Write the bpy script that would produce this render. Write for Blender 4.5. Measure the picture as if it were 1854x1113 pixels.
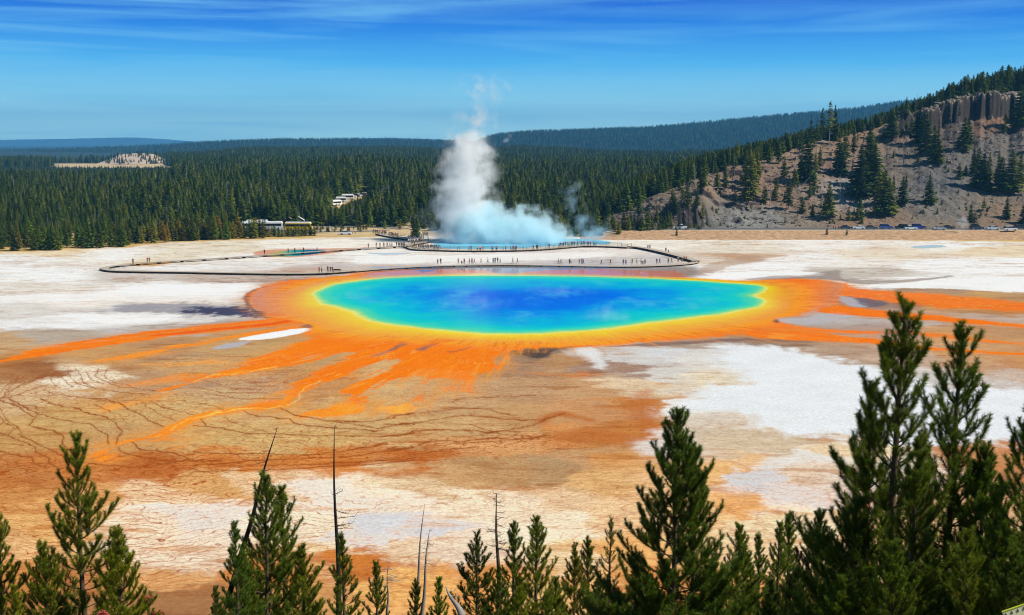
import bpy, bmesh, math, random
import numpy as np
from mathutils import Vector, Matrix

# ------------------------------------------------------------------ camera
for o in list(bpy.data.objects): bpy.data.objects.remove(o)
SC = bpy.context.scene; COL = SC.collection
EYE = 34.0; F = 2100.0; PITCH = math.radians(8.09); CP, SP = math.cos(PITCH), math.sin(PITCH)
cam_d = bpy.data.cameras.new("camera"); cam = bpy.data.objects.new("camera", cam_d); COL.objects.link(cam)
cam_d.sensor_width = 36; cam_d.lens = 36 * F / 1854; cam_d.clip_start = 0.2; cam_d.clip_end = 60000
cam.location = (0, 0, EYE); cam.rotation_euler = (math.pi / 2 - PITCH, 0, 0)
SC.camera = cam

# ------------------------------------------------------------------ world, sun, exposure
SUN_EL, SUN_AZ = math.radians(49), math.radians(102)      # azimuth clockwise from the view direction (+Y)
w = bpy.data.worlds.new("World"); SC.world = w; w.use_nodes = True
nt = w.node_tree; N = nt.nodes; Lk = nt.links
bg = N["Background"]; bg.inputs[1].default_value = 0.1
sky = N.new("ShaderNodeTexSky"); sky.sky_type = 'NISHITA'; sky.sun_disc = False
sky.sun_elevation = SUN_EL; sky.sun_rotation = SUN_AZ; sky.altitude = 2200; sky.air_density = 1.3; sky.dust_density = 0.3; sky.ozone_density = 3.0
tc = N.new("ShaderNodeTexCoord"); sep = N.new("ShaderNodeSeparateXYZ"); Lk.new(tc.outputs['Generated'], sep.inputs[0])
ramp = N.new("ShaderNodeValToRGB"); Lk.new(sep.outputs['Z'], ramp.inputs[0])
cr = ramp.color_ramp
cr.elements[0].position = 0.0; cr.elements[0].color = (8.8, 14.2, 11.6, 1)
cr.elements[1].position = 1.0; cr.elements[1].color = (0.07, 0.24, 0.65, 1)
for p, c in ((0.02, (6.6, 11.6, 11.0)), (0.04, (3.6, 8.4, 10.0)), (0.065, (.80, 4.9, 9.2)), (0.095, (0.06, 2.0, 7.6)), (0.115, (0.0, 1.0, 6.4)), (0.15, (0.02, 0.8, 4.4)), (0.22, (0.04, 0.4, 1.5))):
    e = cr.elements.new(p); e.color = c + (1,)
mixs = N.new("ShaderNodeMix"); mixs.data_type = 'RGBA'; mixs.inputs[0].default_value = 0.97
mixs.clamp_result = False; mixs.clamp_factor = False
Lk.new(sky.outputs[0], mixs.inputs[6]); Lk.new(ramp.outputs[0], mixs.inputs[7])
# thin cirrus streaks, laid out by direction on the sky
mp = N.new("ShaderNodeMapping"); mp.inputs['Scale'].default_value = (1.9, 1.9, 34); mp.inputs['Rotation'].default_value = (0, math.radians(3), 0)
mp.inputs['Location'].default_value = (3.1, 0, 1.7)
Lk.new(tc.outputs['Generated'], mp.inputs[0])
nz = N.new("ShaderNodeTexNoise"); nz.inputs['Scale'].default_value = 1.5; nz.inputs['Detail'].default_value = 9; nz.inputs['Roughness'].default_value = 0.56; nz.inputs['Distortion'].default_value = 0.7
Lk.new(mp.outputs[0], nz.inputs[0])
cr2 = N.new("ShaderNodeValToRGB"); Lk.new(nz.outputs[0], cr2.inputs[0])
cr2.color_ramp.elements[0].position = 0.46; cr2.color_ramp.elements[0].color = (0, 0, 0, 1)
cr2.color_ramp.elements[1].position = 0.70; cr2.color_ramp.elements[1].color = (0.62, 0.62, 0.62, 1)
mixc = N.new("ShaderNodeMix"); mixc.data_type = 'RGBA'; xr = N.new("ShaderNodeMapRange"); xr.inputs[1].default_value = -.42; xr.inputs[2].default_value = .05; xr.inputs[3].default_value = 1.25; xr.inputs[4].default_value = .62; Lk.new(sep.outputs['X'], xr.inputs[0])
cm = N.new("ShaderNodeMath"); cm.operation = 'MULTIPLY'; Lk.new(cr2.outputs[0], cm.inputs[0]); Lk.new(xr.outputs[0], cm.inputs[1]); Lk.new(cm.outputs[0], mixc.inputs[0]); Lk.new(mixs.outputs[2], mixc.inputs[6])
mixc.inputs[7].default_value = (2.4, 6.6, 9.0, 1)
Lk.new(mixc.outputs[2], bg.inputs[0])

sd = bpy.data.lights.new("sun", 'SUN'); sd.energy = 4.9; sd.angle = math.radians(0.5); sd.color = (1, 0.93, 0.80)
sun = bpy.data.objects.new("sun", sd); COL.objects.link(sun)
sdir = Vector((math.sin(SUN_AZ) * math.cos(SUN_EL), math.cos(SUN_AZ) * math.cos(SUN_EL), math.sin(SUN_EL)))
sun.rotation_euler = sdir.to_track_quat('Z', 'Y').to_euler()
SC.view_settings.view_transform = 'Standard'; SC.view_settings.look = 'None'; SC.view_settings.exposure = 0.22; SC.view_settings.gamma = 1.0
SC.cycles.max_bounces = 14; SC.cycles.diffuse_bounces = 2; SC.cycles.glossy_bounces = 2; SC.cycles.volume_bounces = 14; SC.cycles.transparent_max_bounces = 8
SC.cycles.use_denoising = True; SC.cycles.pixel_filter_type = 'BLACKMAN_HARRIS'; SC.cycles.filter_width = 1.05

# ------------------------------------------------------------------ picture <-> ground
def ground_xy(u, v, z=0.0):
    """where the line of sight through photo pixel (u, v) meets height z"""
    a = (np.asarray(u, float) - 927) / F; b = (556.5 - np.asarray(v, float)) / F
    dy = CP + b * SP; dz = -SP + b * CP
    t = (z - EYE) / dz
    return a * t, dy * t
def at_depth(u, v, y):
    a = (u - 927) / F; b = (556.5 - v) / F; t = y / (CP + b * SP)
    return a * t, EYE + (-SP + b * CP) * t
def project(x, y, z):
    d = y * CP - (z - EYE) * SP
    return 927 + F * x / d, 556.5 - F * (y * SP + (z - EYE) * CP) / d
def px_at(y): return F / y

# ------------------------------------------------------------------ numpy noise
_rng = np.random.RandomState(7)
_perm = np.tile(_rng.permutation(256), 2).astype(np.int32)
_g = np.stack([np.cos(np.arange(256) * 2.399963), np.sin(np.arange(256) * 2.399963)], 1).astype(np.float32)
def perlin(x, y, seed=0):
    x = np.asarray(x, np.float32) + seed * 17.31; y = np.asarray(y, np.float32) + seed * 9.77
    xi = np.floor(x).astype(np.int32); yi = np.floor(y).astype(np.int32)
    xf = x - xi; yf = y - yi; X = xi & 255; Y = yi & 255
    def gr(ix, iy, dx, dy):
        h = _perm[_perm[ix & 255] + (iy & 255)]; gg = _g[h]
        return gg[..., 0] * dx + gg[..., 1] * dy
    sx = xf * xf * xf * (xf * (xf * 6 - 15) + 10); sy = yf * yf * yf * (yf * (yf * 6 - 15) + 10)
    a = gr(X, Y, xf, yf); b = gr(X + 1, Y, xf - 1, yf); c = gr(X, Y + 1, xf, yf - 1); d = gr(X + 1, Y + 1, xf - 1, yf - 1)
    return (a + (b - a) * sx) + ((c + (d - c) * sx) - (a + (b - a) * sx)) * sy
def fbm(x, y, scale, octv=4, seed=0, rough=0.5):
    r = 0; amp = 1.0; s = 1.0 / scale; tot = 0
    for i in range(octv):
        r = r + perlin(np.asarray(x) * s, np.asarray(y) * s, seed + i * 3) * amp; tot += amp; amp *= rough; s *= 2.03
    return r / tot * 1.6
def smooth(a, b, x):
    t = np.clip((x - a) / (b - a), 0, 1); return t * t * (3 - 2 * t)
def lin(c):
    c = np.asarray(c, np.float32) / 255.0
    return np.where(c <= 0.04045, c / 12.92, ((c + 0.055) / 1.055) ** 2.4)

# ------------------------------------------------------------------ tagging and meshes
def tag(o, label=None, cat=None, group=None, kind=None):
    if label: o['label'] = label
    if cat: o['category'] = cat
    if group: o['group'] = group
    if kind: o['kind'] = kind
    return o
def link(name, data, parent=None):
    o = bpy.data.objects.new(name, data); COL.objects.link(o)
    if parent: o.parent = parent
    return o
def empty(name, loc=(0, 0, 0), rz=0):
    o = link(name, None); o.location = loc; o.rotation_euler = (0, 0, rz); o.empty_display_size = 0.2; return o
def mesh_np(name, V, Fc, mats=(), midx=None, smoothf=False):
    """V (n,3); Fc list of arrays (m,k)"""
    me = bpy.data.meshes.new(name); V = np.ascontiguousarray(V, np.float32)
    if not isinstance(Fc, (list, tuple)): Fc = [Fc]
    Fc = [np.asarray(f, np.int32) for f in Fc if len(f)]
    me.vertices.add(len(V)); me.vertices.foreach_set('co', V.ravel())
    loops = np.concatenate([f.ravel() for f in Fc]); cnt = np.concatenate([np.full(len(f), f.shape[1], np.int32) for f in Fc])
    st = np.concatenate([[0], np.cumsum(cnt)[:-1]]).astype(np.int32)
    me.loops.add(len(loops)); me.loops.foreach_set('vertex_index', loops)
    me.polygons.add(len(cnt)); me.polygons.foreach_set('loop_start', st)
    try: me.polygons.foreach_set('loop_total', cnt)
    except Exception: pass
    for m in mats: me.materials.append(m)
    if midx is not None: me.polygons.foreach_set('material_index', np.asarray(midx, np.int32))
    me.update(calc_edges=True)
    me.polygons.foreach_set('use_smooth', np.full(len(cnt), bool(smoothf)))
    me.validate()
    return me
def add_col(me, name, rgb):
    a = me.color_attributes.new(name, 'FLOAT_COLOR', 'POINT')
    c = np.ones((len(rgb), 4), np.float32); c[:, :3] = rgb; a.data.foreach_set('color', c.ravel())
def add_f(me, name, val):
    a = me.attributes.new(name, 'FLOAT', 'POINT'); a.data.foreach_set('value', np.ascontiguousarray(val, np.float32))
def grid_faces(nr, nc, mask=None):
    i = np.arange(nr - 1)[:, None] * nc + np.arange(nc - 1)[None, :]
    f = np.stack([i, i + 1, i + nc + 1, i + nc], -1).reshape(-1, 4)
    if mask is not None: f = f[mask.ravel()]
    return f
def compact(V, f, *arrs):
    used = np.zeros(len(V), bool); used[f.ravel()] = True
    m = np.cumsum(used) - 1
    return (V[used], m[f]) + tuple(a[used] for a in arrs)

class MB:
    """collects primitive shapes, then becomes ONE mesh object"""
    def __init__(s): s.bm = bmesh.new(); s.mi = 0
    def _m(s, geom):
        for g in geom:
            if isinstance(g, bmesh.types.BMFace): g.material_index = s.mi
    def box(s, c, d, rz=0, bev=0, taper=None):
        r = bmesh.ops.create_cube(s.bm, size=1); vs = r['verts']
        for v in vs:
            k = 1.0
            if taper and v.co.z > 0: v.co.x *= taper[0]; v.co.y *= taper[1]
            v.co = Vector((v.co.x * d[0], v.co.y * d[1], v.co.z * d[2]))
        fs = list({f for v in vs for f in v.link_faces})
        for f in fs: f.material_index = s.mi
        if bev:
            es = list({e for v in vs for e in v.link_edges})
            rr = bmesh.ops.bevel(s.bm, geom=es, offset=bev, segments=2, affect='EDGES'); vs = list({v for f in rr['faces'] for v in f.verts} | {v for v in vs if v.is_valid})
        M = Matrix.Translation(c) @ Matrix.Rotation(rz, 4, 'Z')
        for v in vs: v.co = M @ v.co
    def tube(s, pts, radii, n=6, cap=True):
        pts = [Vector(p) for p in pts]; rings = []
        for i, p in enumerate(pts):
            t = (pts[min(i + 1, len(pts) - 1)] - pts[max(i - 1, 0)]).normalized()
            a = t.orthogonal().normalized() if abs(t.z) > .9 else Vector((0, 0, 1)).cross(t).normalized(); b = t.cross(a)
            if abs(t.z) > .9: a = Vector((1, 0, 0)); b = t.cross(a).normalized(); a = b.cross(t)
            r = radii[i] if hasattr(radii, '__len__') else radii
            rings.append([s.bm.verts.new(p + a * (r * math.cos(k * 2 * math.pi / n)) + b * (r * math.sin(k * 2 * math.pi / n))) for k in range(n)])
        for r0, r1 in zip(rings, rings[1:]):
            for k in range(n): s.bm.faces.new((r0[k], r0[(k + 1) % n], r1[(k + 1) % n], r1[k])).material_index = s.mi
        if cap:
            s.bm.faces.new(rings[0][::-1]).material_index = s.mi; s.bm.faces.new(rings[-1]).material_index = s.mi
    def poly(s, pts):
        s.bm.faces.new([s.bm.verts.new(p) for p in pts]).material_index = s.mi
    def prism(s, prof, x0, x1, bev=0):
        """profile in (y,z) swept along x"""
        a = [s.bm.verts.new((x0, p[0], p[1])) for p in prof]; b = [s.bm.verts.new((x1, p[0], p[1])) for p in prof]; n = len(prof)
        for k in range(n): s.bm.faces.new((a[k], a[(k + 1) % n], b[(k + 1) % n], b[k])).material_index = s.mi
        s.bm.faces.new(a[::-1]).material_index = s.mi; s.bm.faces.new(b).material_index = s.mi
    def disc(s, c, r, h, axis='Y', n=14):
        r0 = bmesh.ops.create_cone(s.bm, cap_ends=True, segments=n, radius1=r, radius2=r, depth=h)['verts']
        M = Matrix.Translation(c) @ (Matrix.Rotation(math.pi / 2, 4, 'X') if axis == 'Y' else Matrix.Identity(4))
        for f in {f for v in r0 for f in v.link_faces}: f.material_index = s.mi
        for v in r0: v.co = M @ v.co
    def mesh(s, name, mats, sm=False):
        me = bpy.data.meshes.new(name); bmesh.ops.recalc_face_normals(s.bm, faces=s.bm.faces); s.bm.to_mesh(me); s.bm.free()
        for m in (mats if isinstance(mats, (list, tuple)) else [mats]): me.materials.append(m)
        if sm:
            for p in me.polygons: p.use_smooth = True
        return me
    def build(s, name, mats, parent=None, sm=False): return link(name, s.mesh(name, mats, sm), parent)

def mat(name, col=(.5, .5, .5), rough=.8, attr=None, spec=.3, noise=None, metal=0, objcol=False, rnd=0, bump=None, sss=0):
    m = bpy.data.materials.new(name); m.use_nodes = True; t = m.node_tree; b = t.nodes['Principled BSDF']
    b.inputs['Base Color'].default_value = tuple(col) + (1,); b.inputs['Roughness'].default_value = rough; b.inputs['Metallic'].default_value = metal
    b.inputs['Specular IOR Level'].default_value = spec
    src = None
    if attr:
        a = t.nodes.new('ShaderNodeAttribute'); a.attribute_name = attr; src = a.outputs['Color']
    if objcol:
        a = t.nodes.new('ShaderNodeObjectInfo'); src = a.outputs['Color']
    if src is None:
        r = t.nodes.new('ShaderNodeRGB'); r.outputs[0].default_value = tuple(col) + (1,); src = r.outputs[0]
    if noise:
        sc_, amt = noise; g = t.nodes.new('ShaderNodeNewGeometry'); n = t.nodes.new('ShaderNodeTexNoise'); n.inputs['Scale'].default_value = sc_; n.inputs['Detail'].default_value = 5; n.inputs['Roughness'].default_value = .65
        t.links.new(g.outputs['Position'], n.inputs['Vector'])
        mr = t.nodes.new('ShaderNodeMapRange'); mr.inputs[1].default_value = .25; mr.inputs[2].default_value = .75; mr.inputs[3].default_value = 1 - amt; mr.inputs[4].default_value = 1 + amt; t.links.new(n.outputs[0], mr.inputs[0])
        mx = t.nodes.new('ShaderNodeVectorMath'); mx.operation = 'SCALE'; t.links.new(src, mx.inputs[0]); t.links.new(mr.outputs[0], mx.inputs['Scale']); src = mx.outputs[0]
        if bump:
            bp = t.nodes.new('ShaderNodeBump'); bp.inputs['Strength'].default_value = bump[0]; bp.inputs['Distance'].default_value = bump[1]; t.links.new(n.outputs[0], bp.inputs['Height']); t.links.new(bp.outputs[0], b.inputs['Normal'])
    if rnd:
        oi = t.nodes.new('ShaderNodeObjectInfo'); mr = t.nodes.new('ShaderNodeMapRange'); mr.inputs[3].default_value = 1 - rnd; mr.inputs[4].default_value = 1 + rnd; t.links.new(oi.outputs['Random'], mr.inputs[0])
        mx = t.nodes.new('ShaderNodeVectorMath'); mx.operation = 'SCALE'; t.links.new(src, mx.inputs[0]); t.links.new(mr.outputs[0], mx.inputs['Scale']); src = mx.outputs[0]
    t.links.new(src, b.inputs['Base Color'])
    return m
# ------------------------------------------------------------------ the basin floor: crust, mats, streams, cracks
def seg_dist(px, py, ax, ay, bx, by):
    dx, dy = bx - ax, by - ay; L2 = dx * dx + dy * dy + 1e-9
    t = np.clip(((px - ax) * dx + (py - ay) * dy) / L2, 0, 1)
    return np.hypot(px - (ax + t * dx), py - (ay + t * dy))
def sdf_poly(px, py, poly):
    """signed distance, positive inside"""
    d = np.full(px.shape, 1e9, np.float32); ins = np.zeros(px.shape, bool); n = len(poly)
    for i in range(n):
        ax, ay = poly[i]; bx, by = poly[(i + 1) % n]
        d = np.minimum(d, seg_dist(px, py, ax, ay, bx, by))
        if ay != by:
            c = ((ay > py) != (by > py)); ins ^= c & (px < (bx - ax) * (py - ay) / (by - ay) + ax)
    return np.where(ins, d, -d)
def rnd_poly(p, it=2):
    p = [tuple(q) for q in p]
    for _ in range(it):
        q = []
        for i in range(len(p)):
            a = p[i]; b = p[(i + 1) % len(p)]
            q += [(a[0] * .75 + b[0] * .25, a[1] * .75 + b[1] * .25), (a[0] * .25 + b[0] * .75, a[1] * .25 + b[1] * .75)]
        p = q
    return p
def to_world(p): return [tuple(float(c) for c in ground_xy(u, v)) for u, v in p]

WATER = [(566, 534), (576, 524), (600, 515), (650, 507), (720, 501), (850, 498), (1000, 499), (1150, 502), (1250, 507), (1330, 512), (1375, 516), (1390, 521), (1382, 530), (1362, 535), (1385, 542), (1388, 550), (1360, 559), (1290, 571), (1180, 584), (1080, 598), (980, 604), (880, 604), (790, 598), (700, 587), (655, 575), (640, 562), (612, 556), (580, 550)]
YEL = [(520, 546), (533, 530), (566, 514), (620, 505), (720, 497), (850, 494), (1000, 495), (1150, 498), (1250, 503), (1340, 508), (1395, 512), (1425, 522), (1420, 540), (1420, 556), (1390, 572), (1330, 586), (1250, 596), (1150, 607), (1050, 616), (950, 618), (850, 616), (760, 610), (680, 606), (620, 600), (590, 588), (560, 575), (530, 560)]
OUT = [(450, 545), (454, 533), (470, 521), (500, 511), (545, 505), (600, 502), (640, 496), (700, 490), (760, 492), (860, 489), (960, 491), (1050, 494), (1150, 498), (1250, 504), (1330, 509), (1380, 506), (1440, 504), (1500, 507), (1535, 515), (1516, 530), (1520, 545), (1500, 555), (1470, 560), (1440, 573), (1398, 577), (1402, 590), (1470, 598), (1470, 611), (1390, 607), (1320, 609), (1250, 613), (1150, 621), (1060, 626), (980, 630), (925, 636), (890, 648), (903, 664), (860, 681), (800, 688), (700, 640), (600, 620), (540, 600), (575, 590), (500, 575), (462, 562)]
_R = lambda L, o, s=3.71: [(o[0] + a / s, o[1] + b / s) for a, b in L]
c2 = lambda L: _R(L, (0, 560)); c3 = lambda L: _R(L, (350, 560)); c4 = lambda L: _R(L, (700, 580)); c6 = lambda L: _R(L, (1350, 480), 3.679)

# colours as they look in daylight; CTRL = colour notes placed on the map of the basin
CTRL = """20 470 232 230 228;80 500 236 236 236;100 455 226 208 175;200 460 235 232 228;300 470 225 215 195;400 450 225 215 195;330 485 232 230 228
60 520 227 221 214;20 560 215 210 205;60 590 225 225 228;180 577 238 238 240;300 522 240 240 242;400 520 240 240 240;250 500 205 195 188;400 505 195 180 170;520 505 185 170 160
300 543 225 215 205;150 545 232 225 218;260 558 190 188 190;100 605 178 162 147;250 595 190 182 178;400 588 170 162 158;340 578 215 213 212;20 625 190 155 115;250 574 240 240 242;120 588 225 225 228
60 665 150 100 60;20 680 165 115 72;130 690 228 210 182;175 680 222 204 174;60 710 205 172 130;200 652 186 140 90;300 640 165 127 94;240 670 180 140 100;330 660 190 152 106;420 625 186 146 98
500 655 190 148 98;560 690 180 136 94;460 700 190 152 114;300 690 175 142 110;400 715 198 164 120;480 745 192 150 102;100 750 198 160 102;250 750 200 162 104;350 740 206 172 115;60 800 192 148 90;200 720 196 150 96
250 790 192 152 102;400 800 203 165 105;500 800 203 165 106;600 800 206 168 108;700 760 200 162 108;850 770 197 158 108;650 745 205 167 112;930 760 188 144 95;800 720 192 152 108;700 690 200 166 118;560 760 204 166 110;740 800 204 162 108
60 840 184 122 68;20 870 180 116 60;150 850 188 120 62;300 852 180 104 48;450 838 200 125 60;600 832 200 125 60;750 818 188 108 48;900 800 206 150 96;1000 790 200 134 76;1100 750 195 140 92;1150 730 190 126 68;1050 700 190 147 104
950 700 186 147 108;950 662 160 126 97;1050 655 176 132 90;1080 640 190 172 158;1000 636 125 108 96;930 640 140 112 92;1120 662 156 127 108;1150 650 202 194 188;1200 680 206 197 188;1250 650 212 203 194;1250 700 206 187 164
1200 640 205 200 198;1300 690 215 197 170;1220 620 165 141 122;1150 700 214 186 152;1170 780 190 122 62;1100 790 190 127 68;1210 740 226 217 207;1260 760 205 187 168;1300 790 200 181 157;1200 800 216 202 192;1150 830 205 151 92;1080 830 185 141 97
1350 800 200 176 147;1450 830 225 216 207;1400 870 216 212 212;1330 860 220 171 112;1500 820 220 192 154;1450 900 220 206 197;1300 930 225 182 128;1400 950 225 201 162;1350 920 216 158 98;1480 870 206 180 155;1600 860 215 200 185
800 860 196 156 108;900 850 176 138 94;1000 850 171 137 98;1100 870 205 161 107;750 880 215 186 147;150 900 206 152 92;50 900 198 138 78;300 900 225 190 150;400 880 206 156 97;500 880 220 185 142;350 940 238 226 212;450 925 238 226 212
250 960 230 206 177;100 950 216 167 104;50 1000 216 172 118;600 900 238 225 207;550 940 230 211 182;700 900 236 218 194;850 905 229 207 178;1000 900 216 182 143;950 950 233 212 183;1100 920 222 186 142;700 955 226 221 221;650 982 226 216 207
800 985 220 197 172;350 1000 226 207 182;600 1000 225 196 152;720 1000 216 187 152;1000 1000 225 196 152;1100 1000 216 162 98;300 1050 204 152 98;100 1060 172 112 66;350 1085 150 104 66;30 1040 190 126 66;500 1040 192 122 62;680 1012 190 112 48
700 1060 225 171 102;850 1060 210 142 77;600 1060 196 142 87;1000 1060 215 171 112;1150 1060 200 132 72;1700 720 226 223 221;1800 700 196 182 172;1700 690 195 185 177;1850 680 190 166 147;1650 640 186 157 132;1500 640 172 142 118;1400 620 152 127 108
1750 650 190 147 107;1850 650 186 132 87;1700 612 195 152 108;1800 615 186 142 102;1600 600 170 151 142;1650 585 188 172 162;1800 582 185 166 152;1550 582 180 170 165;1500 568 172 167 170;1480 582 176 166 160;1750 550 202 152 97;1850 560 186 132 82
1800 532 190 151 102;1700 526 172 142 117;1850 541 180 142 102;1550 535 142 132 136;1600 547 150 122 107;1700 510 240 240 240;1850 520 238 238 238;1600 514 240 240 240;1500 497 190 181 174;1560 492 200 191 182;1400 485 240 240 240;1300 497 240 238 236
1700 480 240 240 240;1850 480 240 240 240;1600 460 226 212 193;1800 452 226 207 178;1500 442 235 230 225;1350 452 226 216 202;1300 470 216 202 187;1340 465 196 160 130;1750 445 235 232 228;1450 470 236 234 232;1550 475 232 226 220;650 440 235 228 218
800 470 226 221 216;900 465 230 228 226;1000 465 216 207 202;1100 460 226 219 213;700 470 240 238 236;600 482 196 187 182;550 445 235 230 222;450 465 235 228 220;480 480 226 223 221;560 472 226 221 216;1200 440 232 226 216;1150 470 197 192 192
1050 475 192 187 190;760 490 150 132 132;900 488 160 156 165;1050 488 170 165 175;1180 490 182 172 172;1240 492 187 167 157;1300 485 235 233 230;560 490 196 172 157;620 495 202 187 177;700 486 205 190 180;1800 820 190 130 85;1850 860 176 118 80;1750 900 200 150 110;1650 950 205 165 120;1830 950 205 160 120"""
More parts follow.
